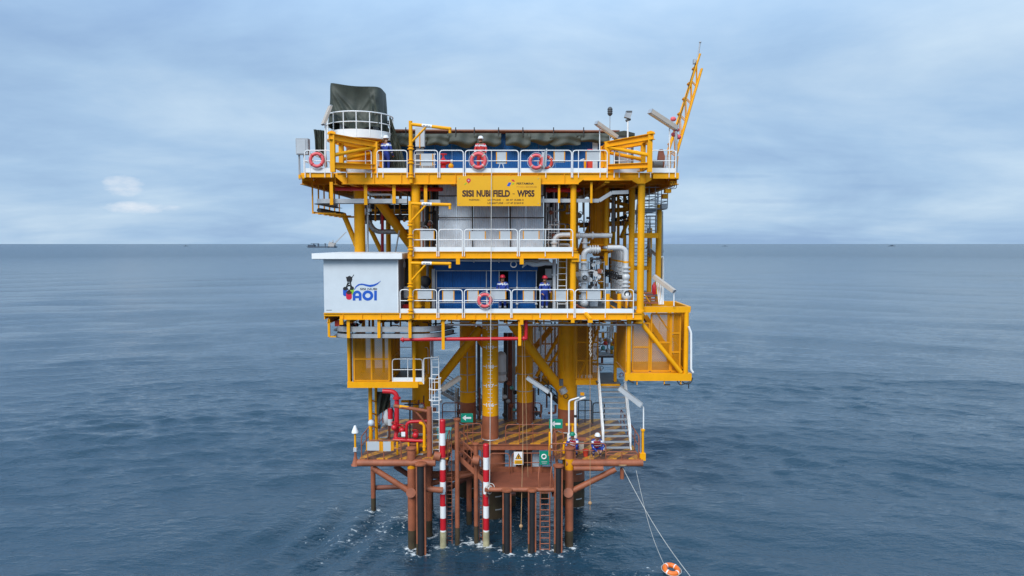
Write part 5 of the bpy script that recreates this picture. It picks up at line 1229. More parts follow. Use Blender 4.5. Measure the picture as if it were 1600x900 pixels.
t.part('plate', YEL).pbox(1040, 295, 1049, 301, .6, .4); t.part('plate', YEL).pbox(1036, 303, 1044, 310, 1.6, .4); t.part('plate', YEL).pbox(1048, 283, 1058, 289, .3, .3)
for i in range(3): t.part('cable_loop', BLK).tube(fillet([at(1048 + 4 * i, 284, .3), at(1052 + 3 * i, 291 + 2 * i, .3), at(1046, 293 + i, .3)], .2), .016, 6)
t.done()
pipe('grey downpipe standing right of the stair tower', [at(1034.5, 330, 4.6), at(1034.5, 455, 4.6)], .06, GRY, 0, (.5,))
pipe('white vent pipe with a bent head right of the stair tower', [at(1033, 402, 4.4), at(1036, 401, 4.4), at(1036, 470, 4.4)], .05, WHI, .1)
lamp('beige strip lamp sloping beside the stair tower foot', at(1022, 432, .9), at(1053, 455, .2), .24, .17, [at(1053, 456, .25), at(1053, 478, .25)], .03)
lamp('small beige strip lamp high behind the stair tower posts', at(1012, 386, 5.2), at(1028, 400, 4.9), .2, .15)
t = Thing('deck_steps', 'brown steps and white rails leading to the right cage', 'steps')
for i in range(4): t.part('step', BRN).box(X(1004, 1.2), X(1029, 1.2), 1.0 + .5 * i, 1.45 + .5 * i, Z(474, 1.2) + .12 * i, Z(474, 1.2) + .12 * i + .06)
for i in range(4): t.part('baluster', WHI).cyl(at(1030 + 2.2 * i, 476, .8), at(1026 + 2.5 * i, 440, 1.6), .025, 8)
t.part('floor', DGR).box(X(1004, 3), X(1030, 3), 3.05, 6.5, Z(463, 3), Z(461, 3)); t.done()
one('extinguisher', 'red extinguisher hanging by the stair tower foot', 'extinguisher', RED, lambda p: p.lathe((X(1022, 3.4), 3.4, 0), [(.09, Z(460, 3.4)), (.11, Z(458, 3.4)), (.11, Z(446, 3.4)), (.04, Z(443, 3.4)), (.04, Z(441, 3.4))], 14))
# white vertical ladder right of the right worker
def ladder(label, px0, px1, py0, py1, Y, n, material=WHI, r=.025, cage=None, z0=None, name='ladder'):
    t = Thing(name, label, 'ladder', 'ladders'); za, zb = (Z(py1, Y) if z0 is None else z0), Z(py0, Y); pm = (py0 + py1) / 2
    xa, xb = X(px0, Y, pm), X(px1, Y, pm)
    for x in (xa, xb): t.part('stile', material).cyl((x, Y, za), (x, Y, zb), r, 8)
    for i in range(n): z = za + (zb - za) * (i + .5) / n; t.part('rung', material).cyl((xa, Y, z), (xb, Y, z), r * .75, 6)
    if cage:
        c0, c1, m_ = cage; xm = (xa + xb) / 2; R_ = (xb - xa) * .85
        for i in range(m_):
            z = c0 + (c1 - c0) * i / (m_ - 1); t.part('hoop', material).tube([(xm + R_ * math.sin(a), Y + .1 - R_ * (1 + math.cos(a)) * .75, z) for a in [R(-150 + 300 * q / 20) for q in range(21)]], .02, 6)
        for a in (-60, 0, 60): t.part('cage_bar', material).cyl((xm + R_ * math.sin(R(a)), Y + .1 - R_ * (1 + math.cos(R(a))) * .75, c0), (xm + R_ * math.sin(R(a)), Y + .1 - R_ * (1 + math.cos(R(a))) * .75, c1), .015, 6)
    return t.done()
ladder('white ladder behind the main deck rail at the right post', 871, 885, 404, 489, 1.0, 9)
ladder('white ladder up from the mezzanine right of the sheeting', 857, 873, 345, 393, 1.9, 4)
pipe('white pipe with a yellow band beside the right worker', [at(866, 405, 1.2), at(866, 486, 1.2)], .085, PIPW, 0, (.3,))
pipe('white horizontal pipe under the mezzanine deck', [at(662, 406, 1.1), at(858, 407.5, 1.1)], .07, PIPW, 0, (.2, .4, .6, .8))
one('rope_coil', 'pale hose coil hanging under the mezzanine deck', 'coil', ROPE, lambda p: p.torus(at(802.5, 413, .4), .14, .022, (0, 1, 0), 22, 6))
one('rolled_plastic', 'crumpled clear plastic roll under the mezzanine deck', 'plastic sheet', WHB, lambda p: p.tube([at(816 + 6 * i, 415 - 1.5 * math.sin(i * 1.3) - (3 if i else -3), .6) for i in range(9)], [.03, .1, .12, .13, .11, .13, .12, .1, .04], 8))
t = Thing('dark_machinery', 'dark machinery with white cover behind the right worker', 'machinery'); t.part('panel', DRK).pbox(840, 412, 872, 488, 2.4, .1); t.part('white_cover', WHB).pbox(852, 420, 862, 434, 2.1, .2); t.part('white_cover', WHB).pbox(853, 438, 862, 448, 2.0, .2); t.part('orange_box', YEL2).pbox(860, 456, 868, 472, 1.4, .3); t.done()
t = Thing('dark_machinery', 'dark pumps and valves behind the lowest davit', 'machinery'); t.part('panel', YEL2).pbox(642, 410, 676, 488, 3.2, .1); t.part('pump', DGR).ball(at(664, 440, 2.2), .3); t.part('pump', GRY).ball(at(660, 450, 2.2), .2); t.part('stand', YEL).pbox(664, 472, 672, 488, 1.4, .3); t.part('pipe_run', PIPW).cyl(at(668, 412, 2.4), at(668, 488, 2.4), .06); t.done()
t = Thing('side_equipment', 'dark cables and grey boxes in the gap right of the white cabin', 'machinery'); t.part('panel', DRK).box(X(633, 1.6), X(640, 1.6), 1.6, 1.7, ZD, ZM - .1); t.part('grey_box', GRY).pbox(631, 448, 638, 466, .9, .3); t.part('white_box', WHB).pbox(630, 410, 633, 418, 1.0, .1); t.part('red_base', RED).pbox(629, 476, 640, 486, .9, .3); t.done()

# ------------------------------------------------------------------ below the main deck
t = Thing('bent_cable_tray', 'double grey cable tray curving under the white cabin', 'cable tray')
YB = .25
for k, (py, hh) in enumerate(((514.5, .25), (525, .19))):
    pts = fillet([(X(520, YB, py), 3.5, Z(py, YB)), (X(522, YB, py), YB, Z(py, YB)), (X(676, YB, py), YB, Z(py, YB)), (X(702, YB, py), YB + 1.6, Z(py, YB))], .8, 8)
    p = t.part('side_plate', GRY); q_ = t.part('bottom_plate', DGR)
    for a, b in zip(pts[:-1], pts[1:]): p.beam(a, b, .03, hh); q_.beam(a + Vector((0, .25, -hh / 2)), b + Vector((0, .25, -hh / 2)), .5, .02)
    t.part('cable_bundle', DRK).tube([q + Vector((0, .25, 0)) for q in pts[8:]], .1, 6)
for px, b in ((543.5, 528), (591.5, 528), (640, 528), (692, 546), (812, 540)):
    x = X(px, .1); t.part('hanger', YEL).box(x - .07, x + .07, .05, .16, Z(b, .1), ZD - .28)
t.done()
t = Thing('end_frame', 'yellow hanger frame under the left corner of the main deck', 'frame')
for px in (513, ): t.part('drop', YEL).box(X(px, .2) - .05, X(px, .2) + .05, .15, .25, Z(526, .2), ZD - .3)
t.part('foot_bar', YEL).box(X(513, .2), X(524, .2), .16, .24, Z(527, .2), Z(525, .2)); t.part('red_fitting', REDF).pbox(523, 501, 531, 510, .6, .3); t.done()
pipe('crimson fire pipe running level under the main deck front', [at(626, 530.5, .3), at(822, 529, .3), at(822, 500, .3)], .085, RED, .02, (.02, .98))
pipe('long thin grey tube level under the main deck front', [at(690, 507.5, .35), at(1003, 507.5, .35)], .045, GRY, 0, (.01,))
pipe('grey riser tube behind the left leg', [at(675, 520, 4.2), at(675, 560, 4.2)], .08, GRY, 0)
t = Thing('white_tank', 'white upright tank between the marked leg and the right weld-banded leg', 'tank'); x, y = X(783, 6.0), 6.0
t.part('shell', PIPW).lathe((x, y, 0), [(.1, Z(598, y)), (.28, Z(594, y)), (.28, Z(555, y)), (.2, Z(551, y)), (.08, Z(549, y))], 20); t.part('band', GRY).lathe((x, y, 0), [(.283, Z(585, y)), (.30, Z(584, y)), (.30, Z(581, y)), (.283, Z(580, y))], 20); t.done()
t = Thing('riser_bundle', 'dark riser pipes standing between the yellow legs', 'riser')
for i, px in enumerate((790, 797, 803, 760, 748)): t.part('riser', (DRK, BRND, GRY, BRND, DGR)[i]).cyl(at(px, 520, 8 + .4 * i), at(px, 690, 8 + .4 * i), (.12, .14, .09, .16, .1)[i])
for i in range(10): t.part('valve', (PIPW, GRY, BRN, TEAL, DRK)[i % 5]).ball(at(785 + (i * 5) % 21, 585 + i * 7, 7.8), .13, 8, 6)
t.done()
t = Thing('under_deck_pipes', 'small pipes and fittings slung below the main deck middle', 'pipework')
for i in range(7): t.part('run', (PIPW, GRY, DRK)[i % 3]).cyl(at(700 + i * 40, 501, 2 + i % 3), at(735 + i * 42, 503, 2 + i % 3), .04, 8)
for i in range(10): t.part('drop', YEL2).box(X(705 + i * 29, 1.4) - .03, X(705 + i * 29, 1.4) + .03, 1.4, 1.46, Z(508 + (i % 3) * 4, 1.4), ZD - .3)
t.done()
t = Thing('floodlight', 'grey floodlight clamped to the lower end of the thick leg brace', 'floodlight'); t.part('head', GRY).cyl(at(882, 614, 4.2), at(878, 607, 4.2), .2, 16); t.part('bracket', DGR).pbox(874, 593, 880, 603, 4.4, .2); t.part('cable', BLK).torus(at(884, 619, 4.3), .12, .02, (0, 1, 0), 14, 6); t.done()

# ------------------------------------------------------------------ dense small pipework, dark pieces added to darken the space between the decks
def clutter(label, px0, px1, py0, py1, Y0, Y1, n, seed, mats_=None):
    rg = random.Random(seed); t = Thing('pipe_cluster', label, 'pipework', 'clusters of small pipes and valves'); ms_ = mats_ or (PIPW, GRY, DRK, YEL2, BRND, PIPW, DGR)
    for i in range(n):
        Y = rg.uniform(Y0, Y1); a = (rg.uniform(px0, px1), rg.uniform(py0, py1)); m_ = rg.choice(ms_); r = rg.choice((.03, .04, .05, .07))
        k_ = rg.random()
        if k_ < .38: t.part('upright', m_).cyl(at(a[0], py0, Y), at(a[0], a[1] if rg.random() < .5 else py1, Y), r, 8)
        elif k_ < .68:
            b = (min(px1, a[0] + rg.uniform(8, 35)), a[1]); t.part('crosspipe', m_).tube(fillet([at(*a, Y), at(*b, Y), at(b[0], b[1] + rg.choice((-1, 1)) * rg.uniform(5, 14), Y)], .12), r, 8)
        elif k_ < .86:
            t.part('valve', m_).ball(at(*a, Y), rg.uniform(.08, .16), 9, 6); t.part('wheel', rg.choice((VALV, RED, GRY))).torus(at(a[0] + 2, a[1] - 3, Y - .1), .11, .02, (rg.random(), 1, rg.random()), 12, 5)
        else: t.part('junction_box', m_).pbox(a[0], a[1], a[0] + rg.uniform(3, 8), a[1] + rg.uniform(4, 9), Y, .2)
    return t.done()
clutter('tangle of small pipes high at the right behind the ribbed vessel', 903, 985, 290, 362, 5.5, 9, 34, 1)
clutter('tangle of small pipes and valves behind the manifold', 903, 972, 402, 482, 4.5, 8, 40, 2)
clutter('dark tangle of pipes right of the galvanised sheeting', 852, 890, 292, 390, 2.4, 4, 22, 3, (DRK, GRY, BRND, PIPW, DGR))
clutter('tangle of pipes high at the left above the white cabin', 572, 640, 292, 350, 4.5, 8, 26, 4, (DRK, GRY, YEL2, DGR, PIPW))
clutter('pipes and valves behind the thick leg under the main deck', 832, 975, 503, 596, 7.5, 10.5, 40, 5, (YEL2, DRK, GRY, BRND, PIPW))
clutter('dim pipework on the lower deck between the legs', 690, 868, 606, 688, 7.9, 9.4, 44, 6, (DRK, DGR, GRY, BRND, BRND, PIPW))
clutter('valves crowding the left of the galvanised sheeting', 656, 684, 292, 388, 1.6, 3.2, 16, 7, (DRK, GRY, BRND, PIPW))
clutter('small gear behind the fire water skid on the lower deck', 585, 690, 625, 690, 3.5, 5.0, 24, 8, (DRK, DGR, BRND, YEL2, GRY))
clutter('fittings slung under the white cabin floor', 530, 690, 500, 512, .8, 3, 22, 9, (DRK, YEL2, BRND, DGR))

brace('thin yellow brace left of the thick leg under the main deck', at(838, 588, 8.2), at(884, 506, 8.2), .10)
brace('second thin yellow brace left of the thick leg', at(848, 590, 8.6), at(896, 508, 8.6), .08)
brace('thin yellow brace right of the thick leg before the mesh screen', at(905, 590, 6.2), at(934, 515, 6.2), .07)

# ------------------------------------------------------------------ lower deck of brown primer
DY0, DY1 = .8, 8.2
xa, xb = X(562, DY0, 716), X(1001, DY0, 716); wl, wr = X(700, DY0, 716), X(868, DY0, 716)
t = Thing('lower_deck', 'brown lower deck with worn yellow and black hazard stripes', 'deck')
t.part('left_plate', STRIPE).box(xa, wl, DY0, DY1, ZL - .06, ZL); t.part('right_plate', STRIPE).box(wr, xb, DY0, DY1, ZL - .06, ZL); t.part('back_plate', STRIPE).box(wl + .002, wr - .002, 3.3, DY1, ZL - .06, ZL - .001)
t.part('front_tube', BRN).cyl((xa - .1, DY0 - .02, ZL - .22), (wl - .6, DY0 - .02, ZL - .22), .17, 16); t.part('front_tube', BRN).cyl((wr + .5, DY0 - .02, ZL - .22), (xb + .1, DY0 - .02, ZL - .22), .17, 16)
t.part('wear_tube', BRN).cyl((X(898, .55), .55, ZL - .42), (X(945, .55), .55, ZL - .42), .12, 14)
for x0_, x1_ in ((xa, wl), (wr, xb)):
    for y in (2.4, 4.2, 6.0): t.part('joist', BRND).ibeam((x0_ + .05, y, ZL - .2), (x1_ - .05, y, ZL - .2), .14, .26)
for x in (xa + .05, wl - .1, wr + .1, xb - .05): t.part('side_girder', BRN).ibeam((x, DY0 + .1, ZL - .22), (x, DY1, ZL - .22), .14, .3)
t.part('well_edge', BRN).ibeam((wl, 3.3, ZL - .2), (wr, 3.3, ZL - .2), .14, .28)
for i, (px, py) in enumerate(((640, 712), (700, 718))): t.part('pipe_stub', BRN).cyl(at(px + 38, py, .9), at(px + 48, py + 2, .9), .22, 16)
for px in (642, 656): t.part('white_stencil', WHB).box(X(px - 5, 1.2, 708), X(px + 4, 1.2, 708), 1.3, 1.55, ZL + .003, ZL + .005)
t.done()
def brail(label, a, b, h=1.0, mids=(.5,), material=BRN, **k): return rail(label, a, b, h, material=material, mids=mids, toe=False, foot=.1, r=.028, group='brown rails of the lower deck', rnd=.2, **k)
x_ = X(570, DY0); brail('brown rail with pale boards at the lower deck left front', (X(571, .75), .75, ZL), (X(624, .75), .75, ZL), Z(688, .75) - ZL, (.48,), )
board('wide pale board at the left front of the lower deck', 572, 690, 594, 704, .68, True); board('narrow pale board at the left front of the lower deck', 597, 690, 612, 705, .68, True)
for px in (593, 611): one('yellow_strap', ('yellow strap right of the wide lower deck board', 'yellow strap right of the narrow lower deck board')[px == 611], 'strap', YEL2, lambda p: p.pbox(px, 690, px + 4, 704, .69, .02))
brail('brown rail receding along the lower deck left edge', (xa + .05, 1.0, ZL), (xa + .05, 6.5, ZL), 1.0, (.2, .4, .6, .8))
brail('brown rail receding along the lower deck right edge', (xb - .05, 1.0, ZL), (xb - .05, 6.5, ZL), 1.0, (.2, .4, .6, .8))
brail('low brown rail in front of the crouching workers', (X(860, .8), .8, ZL), (X(949, .8), .8, ZL), Z(693, .8) - ZL, (.2, .45))
brail('brown rail at the right front corner of the lower deck', (X(949, .8), .8, ZL), (X(1000, .8), .8, ZL), Z(706, .8) - ZL, (.5,))
brail('brown rail behind the boat well left of the marked leg', (X(724, 3.4), 3.4, ZL), (X(752, 3.4), 3.4, ZL), 1.0)
brail('brown rail behind the boat well right of the marked leg', (X(790, 3.4), 3.4, ZL), (X(862, 3.4), 3.4, ZL), .95, (.3, .6))
brail('brown rail at the back of the lower deck right of middle', (X(800, 7.6), 7.6, ZL), (X(846, 7.6), 7.6, ZL), 1.1)
brail('brown rail at the back of the lower deck left of middle', (X(690, 7.6), 7.6, ZL), (X(742, 7.6), 7.6, ZL), 1.1)
brail('brown rail around the left side of the boat well', (wl - .05, 1.2, ZL), (wl - .05, 3.2, ZL), 1.0)
brail('brown rail around the right side of the boat well', (wr + .05, 1.2, ZL), (wr + .05, 3.2, ZL), 1.0)
rail('black handrail sloping down behind the thick leg', (X(905, 7.4), 7.4, ZL), (X(926, 7.4), 7.4, ZL), 1.3, material=DRK, mids=(.5,), toe=False, r=.03, group='black rails at the back of the lower deck')
rail('black handrail behind the foot of the white stair', (X(928, 7.2), 7.2, ZL), (X(946, 7.2), 7.2, ZL), 1.2, material=DRK, mids=(), toe=False, r=.03, group='black rails at the back of the lower deck')
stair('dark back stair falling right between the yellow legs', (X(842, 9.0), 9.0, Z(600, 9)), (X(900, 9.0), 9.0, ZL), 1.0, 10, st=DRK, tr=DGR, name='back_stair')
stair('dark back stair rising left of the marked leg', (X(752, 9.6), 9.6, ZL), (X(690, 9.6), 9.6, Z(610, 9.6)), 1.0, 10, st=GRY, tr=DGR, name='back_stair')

# boat landing
t = Thing('boat_landing', 'brown grated boat landing platform above the water', 'platform')
bx0, bx1 = X(757, .5, 765), X(868, .5, 765)
t.part('plate', BRN).box(bx0, bx1, .42, 3.1, ZB - .05, ZB)
for i in range(24):
    y = .5 + i * .11; t.part('grate_bar', BRND).box(bx0 + .05, bx1 - .05, y, y + .035, ZB + .001, ZB + .02)
t.part('front_tube', BRN).cyl((X(764, .35, 765), .35, Z(765, .35)), (X(868, .35, 765), .35, Z(765, .35)), .11, 16); t.part('kerb', BRN).box(bx0, bx1, 3.1, 3.2, ZB, ZB + .25)
t.part('cross_tube', BRN).cyl((X(652, .6), .6, Z(763, .6)), (X(690, .6), .6, Z(766, .6)), .14, 16); t.part('cross_tube', BRN).cyl((X(660, 3), 3, Z(742, 3)), (X(745, 3), 3, Z(742, 3)), .2, 16); t.part('cross_tube', BRN).cyl((X(660, 2.4), 2.4, Z(758, 2.4)), (X(745, 2.4), 2.4, Z(738, 2.4)), .14, 16)
for x in (bx0 + .1, bx1 - .1): t.part('bearer', BRND).ibeam((x, .5, ZB - .2), (x, 3.1, ZB - .2), .12, .26)
t.done()
brail('brown rail along the front of the boat landing', (X(800, 2.9), 2.9, ZB), (X(862, 2.9), 2.9, ZB), 1.05, (.25, .5, .75))
brail('brown hooped rail beside the boat landing stair', (X(765, 2.7), 2.7, ZB), (X(796, 2.7), 2.7, ZB), 1.1, ())
stair('brown stair from lower deck down to the boat landing', (X(716, 1.8, 700), 1.8, ZL - .05), (X(762, 1.6, 755), 1.6, ZB + .1), .8, 8, st=BRN, tr=BRND, name='landing_stair')

# piles, fenders and marked poles
def pile(label, px, py0, Y, r, cap=True, sleeve=None, material=BRN):
    t = Thing('pile', label, 'pile', 'brown steel piles in the water'); x = X(px, Y, 780); zt_ = Z(py0, Y)
    t.part('shaft', material).cyl((x, Y, .75), (x, Y, zt_), r, 18); t.part('wet_foot', BRNT).cyl((x, Y, -3), (x, Y, .75), r + .004, 18)
    if cap: t.part('cap', BRN).lathe((x, Y, 0), [(r + .005, zt_ - .05), (r + .06, zt_ - .03), (r + .06, zt_ + .02), (r - .02, zt_ + .06)], 18)
    if sleeve: t.part('paint_band', YEL2).cyl((x, Y, Z(sleeve[1], Y)), (x, Y, Z(sleeve[0], Y)), r + .006, 18)
    return t.done()
pile('brown pile at the left of the boat well beside a fender', 643.5, 700, .85, .2, sleeve=(724, 731)); pile('brown pile at the right of the boat well beside a fender', 889.5, 700, .8, .2, sleeve=(716, 733))
pile('slim brown pile right of the left red and white pole', 714.5, 655, 1.1, .11); pile('slim brown pile left of the right red and white pole', 744, 693, 1.3, .11)
pile('brown pile under the far left corner of the lower deck', 583.5, 728, 5.0, .13, False); pile('brown pile just behind the left fender', 670, 725, 2.0, .17, False); pile('dark brown pile deep behind the left slim piles', 700, 728, 6.0, .2, False, None, BRND); pile('dark brown pile deep behind the boat landing', 800, 770, 5.5, .22, False, None, BRND); pile('dark brown pile deep behind the landing ladder', 851, 760, 6.5, .2, False, None, BRND); pile('short brown pile behind the slim piles', 733, 730, 3.2, .14, False)
for i, (px0, px1, py0) in enumerate(((650, 665, 728), (785, 799, 769), (825, 838, 769), (866, 879, 731))):
    t = Thing('fender', ('tall black fender in brown channel at the left pile', 'short black fender below the boat landing, left one', 'short black fender below the boat landing beside the ladder', 'tall black fender in brown channel at the right pile')[i], 'fender', 'black boat fenders in brown channels')
    Y = .12; xa_, xb_ = X(px0, Y, 800), X(px1, Y, 800); w = xb_ - xa_; z1 = Z(py0, Y)
    for a, b in ((xa_, xa_ + .065), (xb_ - .065, xb_)): t.part('channel_side', BRN).box(a, b, Y + .0, Y + .26, -2, z1)
    t.part('rubber', BLK).lathe(((xa_ + xb_) / 2, Y + .02, 0), [(w / 2 - .07, -2), (w / 2 - .07, z1 - .02)], 14); t.part('web', BRND).box(xa_ + .066, xb_ - .066, Y + .2, Y + .25, -2, z1 - .03)
    t.part('top_cap', BRN).lathe(((xa_ + xb_) / 2, Y + .12, 0), [(w / 2 + .02, z1), (w / 2 + .06, z1 + .03), (w / 2 + .06, z1 + .1), (w / 2 - .04, z1 + .14)], 16)
    t.part('foul_foot', BRNT).box(xa_ - .004, xa_ + .069, Y - .024, Y + .1, -2, .35); t.done()
RW = [RED, WHI]
for i, (px, py0) in enumerate(((692, 657), (759.5, 695))):
    t = Thing('marker_pole', ('taller red and white banded pole rising at the left', 'shorter red and white banded pole left of the boat landing')[i], 'pole', 'red and white banded poles'); Y = .95; x = X(px, Y, 760); r = .145
    zt_ = Z(py0, Y); z = zt_; k = 0
    while z > .62:
        z0 = max(.62, z - .60); t.part('band', RW[k % 2]).cyl((x, Y, z0), (x, Y, z), r, 20); z = z0; k += 1
    t.part('cap', RED).lathe((x, Y, 0), [(r, zt_ + .001), (r * .8, zt_ + .05), (.04, zt_ + .07)], 20); t.part('fouled_foot', mat('fouled_white', (.42, .38, .22), .8, var=.4, rust=.5)).cyl((x, Y, -2), (x, Y, .62), r + .012, 20)
    t.part('rub_stain', DGR).box(x + r - .03, x + r + .01, Y - .1, Y - .02, 2.0, 2.6); t.done()
brace('brown diagonal strut under the lower deck left corner', at(582, 731, .9), at(640, 768, .9), .14, BRN, group='brown struts of the lower deck'); brace('brown diagonal strut under the lower deck right corner', at(962, 733, .85), at(892, 768, .85), .14, BRN, group='brown struts of the lower deck')
brace('dark strut in the shadow under the lower deck left', at(617, 728, 3.0), at(650, 750, 3.2), .13, BRND, group='brown struts of the lower deck')
brace('long brown strut crossing under the boat well', at(735, 742, 4.5), at(690, 770, 6), .15, BRND, group='brown struts of the lower deck'); brace('brown level tube near the water at the far left', at(586, 762, 5.2), at(645, 760, 5.2), .13, BRND, group='brown struts of the lower deck')
for i, (px, py, Y) in enumerate(((642, 770, .62), (888, 770, .58))):
    one('node_stub', ('round brown tube end at the left pile strut', 'round brown tube end at the right pile strut')[i], 'tube end', BRN, lambda p: p.cyl(at(px, py, Y - .08), at(px, py, Y + .5), .23, 20), 'round tube ends at the piles')
# ladders
ladder('brown ladder between left marker pole and slim pile', 698, 706, 690, 838, 1.25, 26, BRN, .018, z0=-.5); ladder('brown ladder left of the right marker pole', 749, 754, 715, 838, 1.5, 20, BRN, .018, z0=-.5)
ladder('brown ladder at the boat landing between two fenders', 844, 859, 757, 862, .3, 13, BRN, .028, z0=-.4)
ladder('white caged ladder right of the left mesh cage', 675, 686, 556, 690, 1.6, 13, WHI, .026, (Z(624, 1.6), Z(590, 1.6), 3), z0=ZL)
tubething('ladder_top_hoop', 'white bent handrail at the top of the caged ladder', 'handrail', WHI, [at(662, 600, 1.5), at(662, 560, 1.5), at(684, 558, 1.5)], .03, fl=.1)
for px in (841, 860): one('grab_post', ('brown curved grab post left of the landing ladder', 'brown curved grab post right of the landing ladder')[px == 860], 'handrail', BRN, lambda p: p.tube(fillet([at(px + (1 if px > 850 else 2), 768, .3), at(px, 745, .32), at(px + 2, 729, .5)], .5), .03, 8))

# fire water assembly
t = Thing('fire_water_skid', 'bright red fire water pipes and valves on the lower deck left', 'pipework')
Yf = 1.6
t.part('down_pipe', RED).tube(fillet([at(598, 611, Yf), at(620, 612, Yf), at(620, 676, Yf)], .4, 7), .115, 16)
for py in (622, 664): t.part('flange', RED).cyl(at(620, py - 1.5, Yf), at(620, py + 1.5, Yf), .19, 16)
t.part('header', RED).tube([at(614, 687, Yf - .2), at(664, 689, Yf - .2)], .085, 14); t.part('riser', RED).tube(fillet([at(635, 688, Yf - .2), at(635, 659, Yf - .2), at(668, 658, Yf - .2)], .3), .08, 14)
t.part('elbow', RED).tube(fillet([at(620, 674, Yf), at(617, 686, Yf - .1), at(640, 688, Yf - .2)], .2), .1, 14)
for px, py in ((628, 672), (649, 680), (616, 668)): t.part('valve', RED).ball(at(px, py, Yf - .25), .15, 12, 8); t.part('handwheel', RED).torus(at(px, py - 7, Yf - .3), .13, .022, (0, .6, .8), 18, 6)
t.part('label_plate', WHI).pbox(627, 675, 633, 682, Yf - .45, .02)
for px in (618, 636, 650): t.part('foot', YEL).cyl((X(px, Yf - .2), Yf - .2, ZL), (X(px, Yf - .2), Yf - .2, Z(689, Yf - .2)), .05, 8)
t.part('round_plinth', BRN).lathe((X(645, 1.7), 1.7, 0), [(.26, ZL), (.26, Z(693, 1.7)), (.33, Z(692, 1.7)), (.33, Z(690, 1.7))], 18)
t.done()
t = Thing('lower_davit', 'brown davit with a yellow band left of the caged ladder', 'davit'); Y = 1.1
t.part('mast', BRN).cyl((X(671, Y, 680), Y, ZL), (X(671, Y, 680), Y, Z(636, Y)), .13, 14); t.part('arm', BRN).cyl(at(671, 643, Y), at(615, 634, Y - .3), .085, 14); t.part('band', YEL).cyl(at(638, 637.5, Y - .17), at(624, 635.4, Y - .25), .088, 14); t.part('strut', BRN).tube([at(668, 668, Y), at(660, 655, Y), at(648, 641, Y - .1)], .05, 8); t.done()
pipe('yellow bent pipe between red valves and brown davit', [at(663, 704, 1.2), at(663, 663, 1.2), at(655, 660, 1.2)], .075, YEL, .2)
t = Thing('yellow_column_frame', 'yellow twin column rising at the left of the lower deck', 'column'); 
for px, Y in ((579, 2.6), (588, 3.4)): t.part('column', YEL).cyl((X(px, Y, 650), Y, ZL), (X(px, Y, 650), Y, zf - .2), (.1, .08)[Y > 3], 12)
for py in (625, 645, 665): t.part('tie', YEL).cyl(at(579, py, 2.6), at(588, py + 3, 3.4), .04, 8)
t.done()
one('dark_tarpaulin', 'dark olive tarpaulin hanging inside the left yellow columns', 'tarpaulin', GRN, lambda p: p.grid(lambda u, v: at(589 + 22 * u - 4 * v * u, 612 + 38 * v - 12 * u * v, 3.0 + .12 * math.sin(14 * u + 3 * v)), 18, 12, .012))
one('foam_roll', 'pale bags hanging beside the dark tarpaulin', 'bag', WHB, lambda p: p.lathe((X(602, 2.8), 2.8, 0), [(.05, Z(664, 2.8)), (.16, Z(660, 2.8)), (.19, Z(652, 2.8)), (.12, Z(644, 2.8)), (.04, Z(640, 2.8))], 12))
t = Thing('extinguisher', 'dark red extinguisher hanging behind the red down pipe', 'extinguisher'); t.part('bottle', RED).cyl(at(610, 654, 2.6), at(610, 638, 2.6), .13, 14); t.part('sleeve', WHB).cyl(at(610, 664, 2.6), at(610, 654.2, 2.6), .14, 14); t.part('hose', BLK).tube(fillet([at(612, 636, 2.5), at(616, 645, 2.5), at(614, 668, 2.5)], .2), .03, 6); t.done()
one('float_ball', 'small blue grey float hanging at the yellow column', 'float', SHT, lambda p: p.ball(at(580, 661, 2.2), .17, 14, 9))
t = Thing('lantern_post', 'yellow post with a white lantern cap at the far left corner', 'lantern'); Y = .9; x = X(555, Y, 690)
t.part('lantern_cap', WHI).lathe((x, Y, 0), [(.17, Z(676, Y)), (.15, Z(673, Y)), (.08, Z(668, Y)), (.05, Z(665, Y))], 14); t.part('post', YEL).cyl((x, Y, Z(699, Y)), (x, Y, Z(676.5, Y)), .05, 10); t.part('box', WHB).pbox(552, 700, 557, 706, Y - .1, .18); t.part('base', BRN).lathe((x, Y, 0), [(.22, Z(727, Y)), (.16, Z(724, Y)), (.06, Z(712, Y)), (.06, Z(706.3, Y))], 8); t.part('bracket', BRN).box(x - .2, X(575, Y), Y - .05, Y + .05, Z(728, Y), Z(725, Y)); t.done()

# signs of the lower deck
def arrow_sign(label, px0, py0, px1, py1, Y):
    t = Thing('arrow_sign', label, 'sign', 'green arrow signs'); b = t.part('board', SGN); b.pbox(px0, py0, px1, py1, Y, .03)
    w, h = px1 - px0, py1 - py0; A = lambda u, v: (px0 + w * u, py0 + h * v)
    t.part('arrow', WHI, b).pprism([A(.12, .5), A(.42, .82), A(.42, .60), A(.86, .60), A(.86, .40), A(.42, .40), A(.42, .18)], Y - .006, .005)
    for u in (.05, .95): t.part('bolt', GRY, b).ball(at(*A(u, .1), Y), .018, 8, 5)
    t.part('post', BRN).cyl((X((px0 + px1) / 2, Y + .06), Y + .06, ZL), (X((px0 + px1) / 2, Y + .06), Y + .06, Z(py0 + 2, Y)), .025); t.done()
arrow_sign('green arrow sign left of the marked front leg', 720, 646, 739, 660, 3.35); arrow_sign('green arrow sign in front of the thick right leg', 858, 655, 879, 669.5, 2.6)
t = Thing('warning_sign', 'yellow and white warning sign with black triangle on the landing rail', 'sign'); Y = 2.6; b = t.part('board', WHI); b.pbox(803, 706, 817.5, 726, Y, .02)
